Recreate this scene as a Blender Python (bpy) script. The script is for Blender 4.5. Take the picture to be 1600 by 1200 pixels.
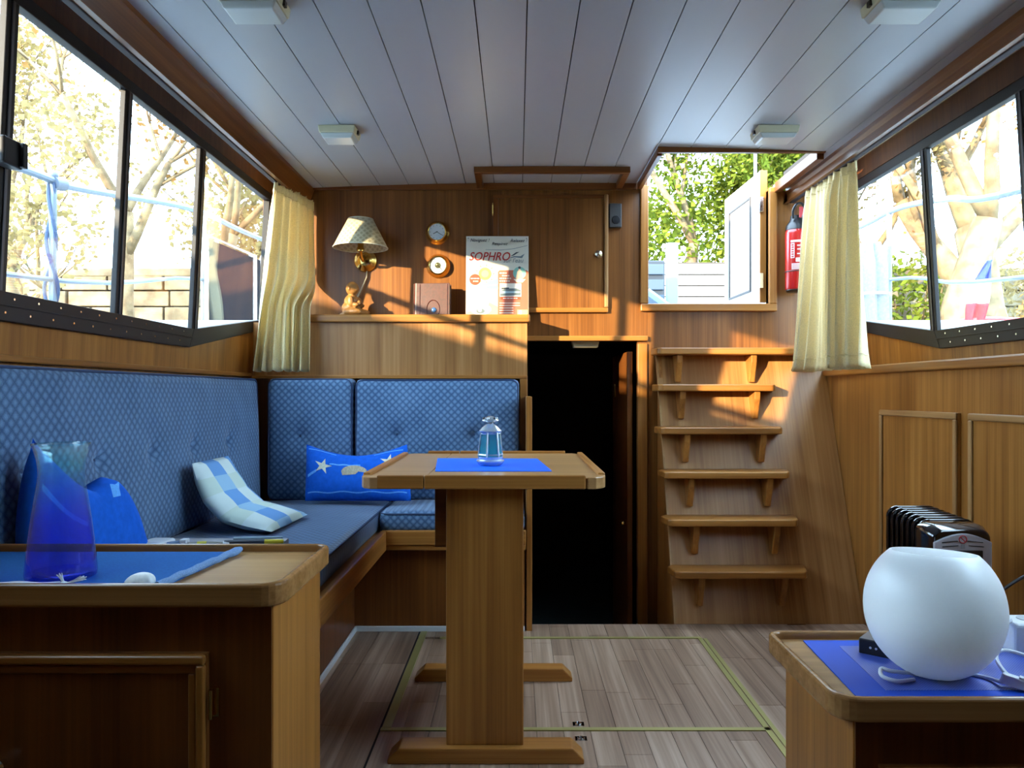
import bpy, bmesh, math, random
from mathutils import Vector, Matrix, noise

# ------------------------------------------------------------------ reset
for o in list(bpy.data.objects):
    bpy.data.objects.remove(o, do_unlink=True)
scene = bpy.context.scene
COL = scene.collection
E = 0.95                      # eye height above the saloon floor (m)
F = 1200.0                    # focal length in pixels of the 1600x1200 frame
PI = math.pi

# ------------------------------------------------------------------ camera
cam_d = bpy.data.cameras.new('camera')
cam = bpy.data.objects.new('camera', cam_d)
COL.objects.link(cam)
cam.location = (0, 0, E)
cam.rotation_euler = (PI/2, 0, 0)
cam_d.sensor_fit = 'HORIZONTAL'
cam_d.sensor_width = 36.0
cam_d.lens = 36.0*F/1600.0
cam_d.shift_x = -8/1600.0
cam_d.shift_y = 15/1600.0
cam_d.clip_start = 0.02
cam_d.clip_end = 300
scene.camera = cam

# ------------------------------------------------------------------ world, sun, exposure
world = bpy.data.worlds.new('sky'); scene.world = world
world.use_nodes = True
wn = world.node_tree.nodes; wl = world.node_tree.links
wn.clear()
wo = wn.new('ShaderNodeOutputWorld'); wb = wn.new('ShaderNodeBackground')
wb.inputs['Color'].default_value = (0.57, 0.78, 1.0, 1)
wb.inputs['Strength'].default_value = 7.5
wl.new(wb.outputs[0], wo.inputs[0])

sun_d = bpy.data.lights.new('sun', 'SUN')
sun_d.energy = 9.0
sun_d.color = (1.0, 0.80, 0.52)
sun_d.angle = math.radians(0.6)
sun = bpy.data.objects.new('sun', sun_d); COL.objects.link(sun)
sun.location = (-12, -10, 6)
sun.rotation_euler = Vector((0.90, 1.0, -0.25)).to_track_quat('-Z', 'Y').to_euler()

vs = scene.view_settings
vs.view_transform = 'Standard'; vs.look = 'None'; vs.gamma = 1.0; vs.use_curve_mapping = False
vs.exposure = 1.15
scene.display_settings.display_device = 'sRGB'

# ------------------------------------------------------------------ mesh helpers
# all coordinates are (x right, y forward, z relative to the eye); obj() lifts z by E
def W(px, py, Y):
    return Vector(((px-808)/F*Y, Y, -(py-615)/F*Y))

class MB:
    def __init__(s):
        s.v = []; s.f = []; s.uv = {}
    def add(s, vs_, fs_):
        b = len(s.v); s.v += [tuple(v) for v in vs_]
        s.f += [tuple(i+b for i in f) for f in fs_]
        return b
    def box(s, x0, x1, y0, y1, z0, z1, M=None):
        p = [(x0,y0,z0),(x1,y0,z0),(x1,y1,z0),(x0,y1,z0),(x0,y0,z1),(x1,y0,z1),(x1,y1,z1),(x0,y1,z1)]
        if M is not None: p = [M @ Vector(q) for q in p]
        s.add(p, [(3,2,1,0),(4,5,6,7),(0,1,5,4),(1,2,6,5),(2,3,7,6),(3,0,4,7)])
        return s
    def loft(s, ringA, ringB):
        n = len(ringA)
        s.add(list(ringA)+list(ringB),
              [tuple(range(n-1,-1,-1)), tuple(range(n,2*n))] + [(i,(i+1)%n,n+(i+1)%n,n+i) for i in range(n)])
        return s
    def rings(s, rs, cap=True, closed=False):
        n = len(rs[0]); fs = []
        for k in range(len(rs)-1 if not closed else len(rs)):
            a = k*n; b = ((k+1)%len(rs))*n
            for i in range(n):
                fs.append((a+i, a+(i+1)%n, b+(i+1)%n, b+i))
        if cap and not closed:
            fs.append(tuple(range(n-1,-1,-1))); m = (len(rs)-1)*n
            fs.append(tuple(range(m, m+n)))
        s.add([p for r in rs for p in r], fs); return s
    def tube(s, pts, r, n=8, closed=False):
        pts = [Vector(p) for p in pts]; rs = []; up = None; L = len(pts)
        for i, p in enumerate(pts):
            if closed: t = pts[(i+1)%L]-pts[i-1]
            else: t = pts[min(i+1,L-1)]-pts[max(i-1,0)]
            t = t.normalized() if t.length > 1e-9 else Vector((0,0,1))
            if up is None:
                up = Vector((0,0,1)) if abs(t.z) < .9 else Vector((1,0,0))
            a = t.cross(up)
            if a.length < 1e-6: a = t.cross(Vector((0,1,0.01)))
            a.normalize(); b = a.cross(t).normalized(); up = b
            rr = r[i] if isinstance(r, (list, tuple)) else r
            rs.append([p + a*math.cos(2*PI*k/n)*rr + b*math.sin(2*PI*k/n)*rr for k in range(n)])
        return s.rings(rs, True, closed)
    def lathe(s, prof, n=24, c=(0,0,0), axis='z', cap=True, M=None):
        rs = []
        for (r, h) in prof:
            ring = []
            for k in range(n):
                a = 2*PI*k/n; x, y = r*math.cos(a), r*math.sin(a)
                if axis == 'z': q = Vector((c[0]+x, c[1]+y, c[2]+h))
                elif axis == 'y': q = Vector((c[0]+x, c[1]+h, c[2]-y))
                else: q = Vector((c[0]+h, c[1]+x, c[2]+y))
                if M is not None: q = M @ q
                ring.append(q)
            rs.append(ring)
        return s.rings(rs, cap)
    def sphere(s, c, r, n=16, m=10, M=None):
        if not isinstance(r, (tuple, list)): r = (r, r, r)
        vs_ = [(0,0,-1)]; fs = []
        for j in range(1, m):
            th = PI*j/m
            for i in range(n):
                a = 2*PI*i/n
                vs_.append((math.sin(th)*math.cos(a), math.sin(th)*math.sin(a), -math.cos(th)))
        vs_.append((0,0,1)); top = len(vs_)-1
        for i in range(n):
            fs.append((0, 1+(i+1)%n, 1+i))
            fs.append((top, 1+(m-2)*n+i, 1+(m-2)*n+(i+1)%n))
            for j in range(m-2):
                a = 1+j*n
                fs.append((a+i, a+(i+1)%n, a+n+(i+1)%n, a+n+i))
        out = []
        for q in vs_:
            w = Vector((q[0]*r[0], q[1]*r[1], q[2]*r[2]))
            if M is not None: w = M @ w
            out.append(w + Vector(c))
        s.add(out, fs); return s
    def surf(s, fn, nu, nv):
        """open surface fn(u,v); stores uv"""
        b = len(s.v); vs_ = []
        for j in range(nv+1):
            for i in range(nu+1):
                vs_.append(fn(i/nu, j/nv)); s.uv[b+j*(nu+1)+i] = (i/nu, j/nv)
        fs = []
        for j in range(nv):
            for i in range(nu):
                a = j*(nu+1)+i; fs.append((a, a+1, a+nu+2, a+nu+1))
        s.add(vs_, fs); return s

def thing(name, label, cat, loc=(0,0,0), group=None, rotz=0.0):
    o = bpy.data.objects.new(name, None); COL.objects.link(o)
    o.empty_display_size = 0.05
    o.location = (loc[0], loc[1], loc[2]+E); o.rotation_euler = (0,0,rotz)
    o['label'] = label; o['category'] = cat
    if group: o['group'] = group
    return o

def tag(o, label, cat, group=None):
    o['label'] = label; o['category'] = cat
    if group: o['group'] = group
    return o

def obj(name, mb, mat, parent=None, bevel=0.0, seg=2, smooth=False, angle=35, local=False, kind=None, solid=0.0, weld=False):
    """link a mesh; geometry in scene coordinates unless local"""
    me = bpy.data.meshes.new(name)
    if local:
        vs_ = mb.v; off = Vector((0,0,0))
    else:
        vs_ = [Vector((v[0], v[1], v[2]+E)) for v in mb.v]
        if parent is not None:
            off = Vector(parent.location)
            pp = parent.parent
            while pp is not None:
                off += Vector(pp.location); pp = pp.parent
        else:
            xs=[v[0] for v in vs_]; ys=[v[1] for v in vs_]; zs=[v[2] for v in vs_]
            off = Vector(((min(xs)+max(xs))/2, (min(ys)+max(ys))/2, min(zs)))
        vs_ = [v-off for v in vs_]
    me.from_pydata([tuple(v) for v in vs_], [], mb.f)
    me.validate()
    if mb.uv:
        ul = me.uv_layers.new(name='UVMap')
        for lp in me.loops:
            ul.data[lp.index].uv = mb.uv.get(lp.vertex_index, (0,0))
    bm = bmesh.new(); bm.from_mesh(me)
    if weld: bmesh.ops.remove_doubles(bm, verts=bm.verts, dist=2e-5)
    bmesh.ops.recalc_face_normals(bm, faces=bm.faces)
    bm.to_mesh(me); bm.free()
    if smooth:
        for p in me.polygons: p.use_smooth = True
        me.set_sharp_from_angle(angle=math.radians(angle))
    me.materials.append(mat)
    o = bpy.data.objects.new(name, me); COL.objects.link(o)
    if parent is not None: o.parent = parent
    elif not local: o.location = off
    if bevel > 0:
        m = o.modifiers.new('bevel', 'BEVEL'); m.width = bevel; m.segments = seg
        m.limit_method = 'ANGLE'; m.angle_limit = math.radians(30); m.harden_normals = False
    if solid > 0:
        m = o.modifiers.new('solid', 'SOLIDIFY'); m.thickness = solid; m.offset = 0
    if kind: o['kind'] = kind
    return o

def struct(name, mb, mat, **k):
    return obj(name, mb, mat, kind='structure', **k)

def sib(src, name, parent, dloc):
    o = src.copy(); o.name = name; COL.objects.link(o); o.parent = parent
    o.location = Vector(src.location) + Vector(dloc); return o

def rrect(x0, x1, y0, y1, r, n=5):
    """rounded rectangle outline; r scalar or 4 radii for (x0y0, x1y0, x1y1, x0y1)"""
    if not isinstance(r, (list, tuple)): r = (r,)*4
    out = []
    for (cx, cy, a0, rr, sx, sy) in ((x0,y0,PI,r[0],1,1),(x1,y0,1.5*PI,r[1],-1,1),(x1,y1,0,r[2],-1,-1),(x0,y1,.5*PI,r[3],1,-1)):
        if rr <= 1e-6: out.append((cx, cy)); continue
        for k in range(n+1):
            a = a0 + .5*PI*k/n
            out.append((cx+sx*rr+rr*math.cos(a), cy+sy*rr+rr*math.sin(a)))
    return out

def slab(mb, outline, z0, z1):
    return mb.loft([(x,y,z0) for x,y in outline], [(x,y,z1) for x,y in outline])

def ringslab(mb, outer, inner, z0, z1):
    """frame between two outlines with the same point count"""
    n = len(outer)
    vs_ = [(x,y,z0) for x,y in outer]+[(x,y,z1) for x,y in outer]+[(x,y,z0) for x,y in inner]+[(x,y,z1) for x,y in inner]
    fs = []
    for i in range(n):
        j = (i+1)%n
        fs += [(i,j,n+j,n+i), (2*n+j,2*n+i,3*n+i,3*n+j), (n+i,n+j,3*n+j,3*n+i), (j,i,2*n+i,2*n+j)]
    mb.add(vs_, fs); return mb

def text_mesh(body, size, shear=0.0, extrude=0.0, align='LEFT', bold=0.0):
    cu = bpy.data.curves.new('lettering', 'FONT'); cu.body = body; cu.size = size
    cu.shear = shear; cu.extrude = extrude; cu.align_x = align; cu.offset = bold
    cu.resolution_u = 3
    ob = bpy.data.objects.new('lettering', cu); COL.objects.link(ob)
    dg = bpy.context.evaluated_depsgraph_get(); dg.update()
    me = bpy.data.meshes.new_from_object(ob.evaluated_get(dg))
    bpy.data.objects.remove(ob, do_unlink=True)
    return me

# ------------------------------------------------------------------ material helpers
def srgb(r, g, b):
    f = lambda c: (c/255/12.92) if c/255 <= .04045 else ((c/255+.055)/1.055)**2.4
    return (f(r), f(g), f(b), 1)

def base_mat(name):
    m = bpy.data.materials.new(name); m.use_nodes = True
    nt = m.node_tree
    return m, nt, nt.nodes['Principled BSDF']

def plain(name, col, rough=.5, metal=0.0, spec=.5, noise_amt=0.0, nscale=20, trans=0.0, coat=0.0, sss=0.0):
    m, nt, b = base_mat(name)
    b.inputs['Base Color'].default_value = col if len(col) == 4 else (*col, 1)
    b.inputs['Roughness'].default_value = rough; b.inputs['Metallic'].default_value = metal
    b.inputs['Specular IOR Level'].default_value = spec
    b.inputs['Coat Weight'].default_value = coat
    if noise_amt > 0:
        g = nt.nodes.new('ShaderNodeNewGeometry'); n = nt.nodes.new('ShaderNodeTexNoise')
        n.inputs['Scale'].default_value = nscale; n.inputs['Detail'].default_value = 4
        nt.links.new(g.outputs['Position'], n.inputs['Vector'])
        r = nt.nodes.new('ShaderNodeValToRGB')
        c = list(col)[:3]
        r.color_ramp.elements[0].position = .3; r.color_ramp.elements[1].position = .7
        r.color_ramp.elements[0].color = (*[x*(1-noise_amt) for x in c], 1)
        r.color_ramp.elements[1].color = (*[min(1, x*(1+noise_amt)) for x in c], 1)
        nt.links.new(n.outputs['Fac'], r.inputs['Fac']); nt.links.new(r.outputs['Color'], b.inputs['Base Color'])
        bp = nt.nodes.new('ShaderNodeBump'); bp.inputs['Strength'].default_value = .1; bp.inputs['Distance'].default_value = .002
        nt.links.new(n.outputs['Fac'], bp.inputs['Height']); nt.links.new(bp.outputs[0], b.inputs['Normal'])
    return m

def wood(name, cols, grain='z', fine=150, broad=9, rough=.34, rand=0.0, contrast=1.0):
    """varnished wood, grain along one world axis; cols = dark, mid, light"""
    m, nt, b = base_mat(name)
    N = nt.nodes; L = nt.links
    g = N.new('ShaderNodeNewGeometry')
    def mapped(across, along):
        mp = N.new('ShaderNodeMapping'); sc = [along if a_ in grain else across for a_ in 'xyz']
        mp.inputs['Scale'].default_value = sc
        L.new(g.outputs['Position'], mp.inputs['Vector']); return mp
    src = None
    n1 = N.new('ShaderNodeTexNoise'); n1.inputs['Scale'].default_value = 1; n1.inputs['Detail'].default_value = 3; n1.inputs['Distortion'].default_value = .35
    L.new(mapped(broad, .9).outputs[0], n1.inputs['Vector'])
    n2 = N.new('ShaderNodeTexNoise'); n2.inputs['Scale'].default_value = 1; n2.inputs['Detail'].default_value = 5
    L.new(mapped(fine, 2.2).outputs[0], n2.inputs['Vector'])
    n3 = N.new('ShaderNodeTexNoise'); n3.inputs['Scale'].default_value = 1; n3.inputs['Detail'].default_value = 2
    L.new(mapped(fine*.28, 1.0).outputs[0], n3.inputs['Vector'])
    a = N.new('ShaderNodeMath'); a.operation = 'MULTIPLY_ADD'; a.inputs[1].default_value = .40
    L.new(n1.outputs['Fac'], a.inputs[0])
    c = N.new('ShaderNodeMath'); c.operation = 'MULTIPLY_ADD'; c.inputs[1].default_value = .28
    L.new(n2.outputs['Fac'], c.inputs[0])
    d = N.new('ShaderNodeMath'); d.operation = 'MULTIPLY'; d.inputs[1].default_value = .34
    L.new(n3.outputs['Fac'], d.inputs[0])
    L.new(d.outputs[0], c.inputs[2]); L.new(c.outputs[0], a.inputs[2])
    fac = a.outputs[0]
    if rand > 0:
        oi = N.new('ShaderNodeObjectInfo'); e = N.new('ShaderNodeMath'); e.operation = 'MULTIPLY_ADD'
        e.inputs[1].default_value = rand; L.new(oi.outputs['Random'], e.inputs[0])
        h = N.new('ShaderNodeMath'); h.operation = 'SUBTRACT'; h.inputs[1].default_value = rand*.5
        L.new(fac, e.inputs[2]); L.new(e.outputs[0], h.inputs[0]); fac = h.outputs[0]
    r = N.new('ShaderNodeValToRGB'); cr = r.color_ramp
    w = .17/contrast
    cr.elements[0].position = .5-w; cr.elements[0].color = cols[0]
    cr.elements[1].position = .5+w; cr.elements[1].color = cols[2]
    e = cr.elements.new(.5); e.color = cols[1]
    L.new(fac, r.inputs['Fac']); L.new(r.outputs['Color'], b.inputs['Base Color'])
    b.inputs['Roughness'].default_value = rough
    b.inputs['Specular IOR Level'].default_value = .35
    bp = N.new('ShaderNodeBump'); bp.inputs['Strength'].default_value = .06; bp.inputs['Distance'].default_value = .001
    L.new(n2.outputs['Fac'], bp.inputs['Height']); L.new(bp.outputs[0], b.inputs['Normal'])
    return m

TEAK = ((.155,.052,.010,1), (.305,.120,.024,1), (.44,.195,.045,1))
DARK = ((.080,.023,.005,1), (.150,.046,.009,1), (.22,.076,.016,1))
PALE = ((.22,.105,.034,1), (.35,.18,.066,1), (.46,.26,.105,1))
M = {}
M['teak_z'] = wood('teak_vertical', TEAK, 'z')
M['teak_x'] = wood('teak_crosswise', TEAK, 'x')
M['teak_y'] = wood('teak_lengthwise', TEAK, 'y')
M['dark_z'] = wood('mahogany_vertical', DARK, 'z')
M['dark_x'] = wood('mahogany_crosswise', DARK, 'x')
M['dark_y'] = wood('mahogany_lengthwise', DARK, 'y')
M['pale_x'] = wood('worn_teak_crosswise', PALE, 'x', rough=.3)
M['pale_y'] = wood('worn_teak_lengthwise', PALE, 'y', rough=.3)
M['pale_z'] = wood('worn_teak_vertical', PALE, 'z', rough=.35)
M['bulkhead'] = wood('bulkhead_teak', ((.085,.027,.006,1), (.175,.064,.014,1), (.27,.11,.026,1)), 'z', broad=7)
M['ramp'] = wood('stair_teak', ((.18,.074,.021,1), (.32,.145,.046,1), (.43,.22,.082,1)), 'yz', fine=130, broad=10, rough=.35)
M['laminate'] = wood('laminate_floor', (srgb(104,80,64), srgb(146,118,98), srgb(180,154,134)), 'y', fine=140, broad=26, rough=.38, rand=.13, contrast=.95)
M['white_lam'] = plain('white_ceiling_board', (.43,.445,.468), .34, spec=.3)
M['gap'] = plain('dark_gap', (.03,.025,.02), .9)
M['black_metal'] = plain('bronze_anodised_frame', (.020,.017,.018), .5, spec=.3)
M['grey_metal'] = plain('aluminium_rail', (.10,.095,.105), .45, metal=.3)
M['steel'] = plain('stainless_tube', (.17,.215,.27), .4, metal=.3)
M['chrome'] = plain('chrome', (.75,.76,.78), .15, metal=1)
M['brass'] = plain('brass', (.72,.50,.16), .2, metal=1)
M['brass_strip'] = plain('brass_floor_strip', (.40,.36,.13), .4, metal=.55)
M['white_strip'] = plain('white_strip', (.62,.66,.70), .5)
M['black'] = plain('black_plastic', (.010,.010,.012), .35)
M['black_gloss'] = plain('black_enamel', (.006,.006,.008), .12, coat=.6)
M['cream'] = plain('cream_plastic', (.66,.61,.40), .4)
M['lens'] = plain('light_lens', (.62,.66,.64), .25)
M['white'] = plain('white_plastic', (.72,.75,.80), .35)
M['red'] = plain('red_enamel', (.42,.012,.010), .22, coat=.3)
M['label_white'] = plain('printed_label', (.62,.52,.52), .5)
M['silver'] = plain('silver_plastic', (.55,.54,.58), .35, metal=.3)
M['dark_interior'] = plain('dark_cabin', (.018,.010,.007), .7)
M['void'] = plain('dark_void', (.004,.003,.003), .9)

def diamond_fabric(name, ax, period=.030, c0=srgb(54,82,116), c1=srgb(112,144,180), tilt=0.0):
    """woven blue upholstery with small shells in a diamond lattice; ax = the two world axes of the cloth"""
    m, nt, b = base_mat(name); N = nt.nodes; L = nt.links
    g = N.new('ShaderNodeNewGeometry'); sp = N.new('ShaderNodeSeparateXYZ'); L.new(g.outputs['Position'], sp.inputs[0])
    U = sp.outputs['XYZ'.index(ax[0].upper())]; V = sp.outputs['XYZ'.index(ax[1].upper())]
    def mth(op, a, b_=None, v=None):
        n = N.new('ShaderNodeMath'); n.operation = op; L.new(a, n.inputs[0])
        if b_ is not None: L.new(b_, n.inputs[1])
        elif v is not None: n.inputs[1].default_value = v
        return n.outputs[0]
    s = mth('ADD', U, V); d = mth('SUBTRACT', U, V)
    k = PI/period
    a = mth('ABSOLUTE', mth('SINE', mth('MULTIPLY', s, v=k)))
    c = mth('ABSOLUTE', mth('SINE', mth('MULTIPLY', d, v=k)))
    p = mth('MULTIPLY', a, c)
    n = N.new('ShaderNodeTexNoise'); n.inputs['Scale'].default_value = 420; n.inputs['Detail'].default_value = 2
    L.new(g.outputs['Position'], n.inputs['Vector'])
    nb = N.new('ShaderNodeTexNoise'); nb.inputs['Scale'].default_value = 9; L.new(g.outputs['Position'], nb.inputs['Vector'])
    q = mth('ADD', mth('MULTIPLY', p, v=.48), mth('ADD', mth('MULTIPLY', n.outputs['Fac'], v=.50), mth('MULTIPLY', nb.outputs['Fac'], v=.30)))
    r = N.new('ShaderNodeValToRGB'); cr = r.color_ramp
    cr.elements[0].position = .38; cr.elements[0].color = c0
    cr.elements[1].position = 1.0; cr.elements[1].color = c1
    L.new(q, r.inputs['Fac']); L.new(r.outputs['Color'], b.inputs['Base Color'])
    b.inputs['Roughness'].default_value = .85
    b.inputs['Sheen Weight'].default_value = .25; b.inputs['Specular IOR Level'].default_value = .2
    bp = N.new('ShaderNodeBump'); bp.inputs['Strength'].default_value = .35; bp.inputs['Distance'].default_value = .003
    L.new(q, bp.inputs['Height']); L.new(bp.outputs[0], b.inputs['Normal'])
    return m

def cloth_mat(name, col, transl=.3, nscale=300, var=.12):
    m, nt, b = base_mat(name); N = nt.nodes; L = nt.links
    g = N.new('ShaderNodeNewGeometry'); n = N.new('ShaderNodeTexNoise')
    n.inputs['Scale'].default_value = nscale; n.inputs['Detail'].default_value = 3; L.new(g.outputs['Position'], n.inputs['Vector'])
    r = N.new('ShaderNodeValToRGB')
    r.color_ramp.elements[0].position = .3; r.color_ramp.elements[1].position = .7
    r.color_ramp.elements[0].color = (*[x*(1-var) for x in col[:3]], 1); r.color_ramp.elements[1].color = (*[min(1, x*(1+var)) for x in col[:3]], 1)
    L.new(n.outputs['Fac'], r.inputs['Fac']); L.new(r.outputs['Color'], b.inputs['Base Color'])
    b.inputs['Roughness'].default_value = .9; b.inputs['Specular IOR Level'].default_value = .15
    bp = N.new('ShaderNodeBump'); bp.inputs['Strength'].default_value = .2; bp.inputs['Distance'].default_value = .001
    L.new(n.outputs['Fac'], bp.inputs['Height']); L.new(bp.outputs[0], b.inputs['Normal'])
    if transl > 0:
        t = N.new('ShaderNodeBsdfTranslucent'); L.new(r.outputs['Color'], t.inputs['Color'])
        mx = N.new('ShaderNodeMixShader'); mx.inputs[0].default_value = transl
        out = N['Material Output']
        L.new(b.outputs[0], mx.inputs[1]); L.new(t.outputs[0], mx.inputs[2]); L.new(mx.outputs[0], out.inputs['Surface'])
    return m

def schlick(N, L, f0=.045):
    lw = N.new('ShaderNodeLayerWeight'); lw.inputs['Blend'].default_value = .5
    p = N.new('ShaderNodeMath'); p.operation = 'POWER'; p.inputs[1].default_value = 5.0; L.new(lw.outputs['Facing'], p.inputs[0])
    q = N.new('ShaderNodeMath'); q.operation = 'MULTIPLY_ADD'; q.inputs[1].default_value = 1-f0; q.inputs[2].default_value = f0; L.new(p.outputs[0], q.inputs[0])
    return q

def glass_pane(name, tint=(1,1,1), refl=1.0, haze=0.0):
    """thin sheet glass: clear with Fresnel reflections"""
    m = bpy.data.materials.new(name); m.use_nodes = True; nt = m.node_tree; N = nt.nodes; L = nt.links; N.clear()
    out = N.new('ShaderNodeOutputMaterial'); t = N.new('ShaderNodeBsdfTransparent'); gl = N.new('ShaderNodeBsdfGlossy')
    t.inputs['Color'].default_value = (*tint, 1); gl.inputs['Roughness'].default_value = .02
    fr = schlick(N, L)
    mx = N.new('ShaderNodeMixShader'); L.new(fr.outputs[0], mx.inputs[0]); L.new(t.outputs[0], mx.inputs[1]); L.new(gl.outputs[0], mx.inputs[2])
    last = mx.outputs[0]
    if haze > 0:
        d = N.new('ShaderNodeBsdfDiffuse'); d.inputs['Color'].default_value = (.9,.9,.9,1)
        m2 = N.new('ShaderNodeMixShader'); m2.inputs[0].default_value = haze; L.new(last, m2.inputs[1]); L.new(d.outputs[0], m2.inputs[2]); last = m2.outputs[0]
    L.new(last, out.inputs['Surface'])
    return m

M['fab_left'] = diamond_fabric('upholstery_side', 'yz')
M['fab_rear'] = diamond_fabric('upholstery_rear', 'xz')
M['fab_seat'] = diamond_fabric('upholstery_seat', 'xy', c0=srgb(46,72,106), c1=srgb(82,114,152))
M['piping'] = plain('blue_piping', srgb(30,52,88), .7)
M['curtain'] = cloth_mat('cream_curtain_cloth', (.88,.76,.47), .30)
M['glass'] = glass_pane('window_glass', (.96,.98,.97))

M['rail_dark'] = plain('dark_curtain_rail', (.045,.036,.042), .6, spec=.2)
M['frieze'] = wood('frieze_mahogany', ((.055,.016,.005,1), (.105,.034,.009,1), (.16,.058,.015,1)), 'z', rough=.5)
M['cornice'] = wood('cornice_mahogany', ((.10,.030,.008,1), (.19,.066,.016,1), (.28,.11,.03,1)), 'y', rough=.3)

# ================================================================== SETTING
YB = 3.61                                   # bulkhead plane
def zc(x): return 0.988 - 0.02*(x-.153)**2  # cambered deckhead
XL = lambda z: -1.200 + .048*(z-.237)       # leaning side walls, z relative to the eye
XR = lambda z: 1.588 - .060*(z-.237)
YBACK = -1.3
FZ = -E
HX0, HX1, HY0 = .578, 1.203, 3.075          # companion hatch in the deckhead

# --- ceiling: white boards under a backing slab
b = MB()
b.box(-.998, 1.30, YBACK, HY0-.05, 1.0, 1.05); b.box(-.998, HX0-.02, HY0-.05, YB+.03, 1.0, 1.05); b.box(HX1+.06, 1.30, HY0-.05, YB+.03, 1.0, 1.05)
ceiling = struct('ceiling', b, M['gap'])
seam0, pw, gap = .0255, .1335, .0016
for n in range(-8, 10):
    x0, x1 = seam0+pw*n+gap, seam0+pw*(n+1)-gap
    x0 = max(x0, -.985); x1 = min(x1, 1.29)
    if x1-x0 < .01: continue
    b = MB()
    def pc(xa, xb, ya, yb):
        t = .012
        b.loft([(xa,ya,zc(xa)),(xb,ya,zc(xb)),(xb,ya,zc(xb)+t),(xa,ya,zc(xa)+t)],
               [(xa,yb,zc(xa)),(xb,yb,zc(xb)),(xb,yb,zc(xb)+t),(xa,yb,zc(xa)+t)])
    if x1 < HX0 or x0 > HX1: pc(x0, x1, YBACK, YB)
    else:
        pc(x0, x1, YBACK, HY0)
        if x0 < HX0-.004: pc(x0, HX0, HY0, YB)
        if x1 > HX1+.004: pc(HX1, x1, HY0, YB)
    obj('plank', b, M['white_lam'], ceiling)

# --- floor: base slab, laminate strips, brass hatch strips
b = MB(); b.box(-1.25, 1.62, YBACK, 3.167, FZ-.06, FZ-.008)
floor = struct('floor', b, M['gap'])
random.seed(4)
hx0, hx1 = -.388, .716          # floor hatch edges
FZ0 = FZ
col_edges = []
x = -.70
while x < 1.43:
    col_edges.append(x); x += .0755
col_edges.append(1.43)
# snap the nearest edges to the hatch sides
for tgt in (hx0, hx1):
    i = min(range(len(col_edges)), key=lambda k: abs(col_edges[k]-tgt)); col_edges[i] = tgt
ycut = [2.172]
for i in range(len(col_edges)-1):
    x0, x1 = col_edges[i], col_edges[i+1]
    inside = hx0-.001 <= x0 and x1 <= hx1+.001
    y = .95 - random.random()*.45
    while y < 3.16:
        y2 = y + random.choice((.34,.42,.50,.58))
        cuts = [max(y,.75), min(y2, 3.165)]
        if cuts[1]-cuts[0] > .01:
            segs = [cuts]
            if inside:
                for yc in (2.172, 2.985):
                    ns = []
                    for s_ in segs:
                        if s_[0] < yc-.012 and s_[1] > yc+.012: ns += [[s_[0], yc-.011], [yc+.011, s_[1]]]
                        elif s_[0] < yc+.011 < s_[1]: ns.append([yc+.011, s_[1]])
                        elif s_[0] < yc-.011 < s_[1]: ns.append([s_[0], yc-.011])
                        else: ns.append(s_)
                    segs = ns
            for s_ in segs:
                if s_[1]-s_[0] < .012: continue
                b = MB(); g = .0007
                b.box(x0+g, x1-g, s_[0]+g, s_[1]-g, FZ-.008, FZ)
                obj('plank', b, M['laminate'], floor)
        y = y2
def strip(x0, x1, y0, y1, name='edge_strip', h=.0025, mat='brass_strip'):
    b = MB(); b.box(x0, x1, y0, y1, FZ-.006, FZ+h); return obj(name, b, M[mat], floor)
strip(hx0+.002, hx1, 2.163, 2.181); strip(-.30, hx1, 2.976, 2.994)
strip(hx1-.016, hx1+.0, 1.2, 2.974); strip(hx1+.004, hx1+.018, 1.2, 2.974)
strip(hx0+.005, hx0+.030, 2.183, 3.07)
strip(hx0-.003, hx0+.003, 1.2, 3.07, 'shadow_gap', .0006, 'void')
for yy in (2.205, 2.112):
    b = MB(); b.box(.160, .192, yy-.013, yy+.013, FZ, FZ+.002)
    lp = obj('lift_ring', b, M['chrome'], floor); b = MB()
    b.tube([(.176+.009*math.cos(t*PI/6), yy+.008*math.sin(t*PI/6), FZ+.004) for t in range(12)], .0016, 6, True)
    obj('ring', b, M['chrome'], lp, smooth=True)

# --- left wall (below, above, abaft the windows)
def wallpoly(mb, side, poly, t0, t1):
    """prism of a (y, z) polygon lying in a leaning side wall, t = inward offset"""
    X = XL if side < 0 else XR
    sg = 1 if side < 0 else -1
    return mb.loft([(X(z)+sg*t0, y, z) for y, z in poly], [(X(z)+sg*t1, y, z) for y, z in poly])
b = MB()
wallpoly(b, -1, [(YBACK,FZ-.05),(YB,FZ-.05),(YB,.315),(2.80,.19),(YBACK,.19)], -.04, 0)
wallpoly(b, -1, [(YBACK,.19),(.78,.19),(.78,1.0),(YBACK,1.0)], -.04, 0)
wallpoly(b, -1, [(.78,.925),(YB,.925),(YB,1.05),(.78,1.05)], -.04, 0)
struct('wall_left', b, M['teak_z'])
b = MB()
wallpoly(b, 1, [(YBACK,FZ-.05),(YB,FZ-.05),(YB,.315),(2.86,.19),(YBACK,.19)], -.04, 0)
wallpoly(b, 1, [(YBACK,.19),(.78,.19),(.78,1.0),(YBACK,1.0)], -.04, 0)
wallpoly(b, 1, [(.78,.945),(YB,.945),(YB,1.05),(.78,1.05)], -.04, 0)
struct('wall_right', b, M['teak_z'])
b = MB(); b.box(-1.3, 1.7, YBACK-.04, YBACK, FZ-.05, 1.05); struct('wall_back', b, M['dark_z'])

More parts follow.
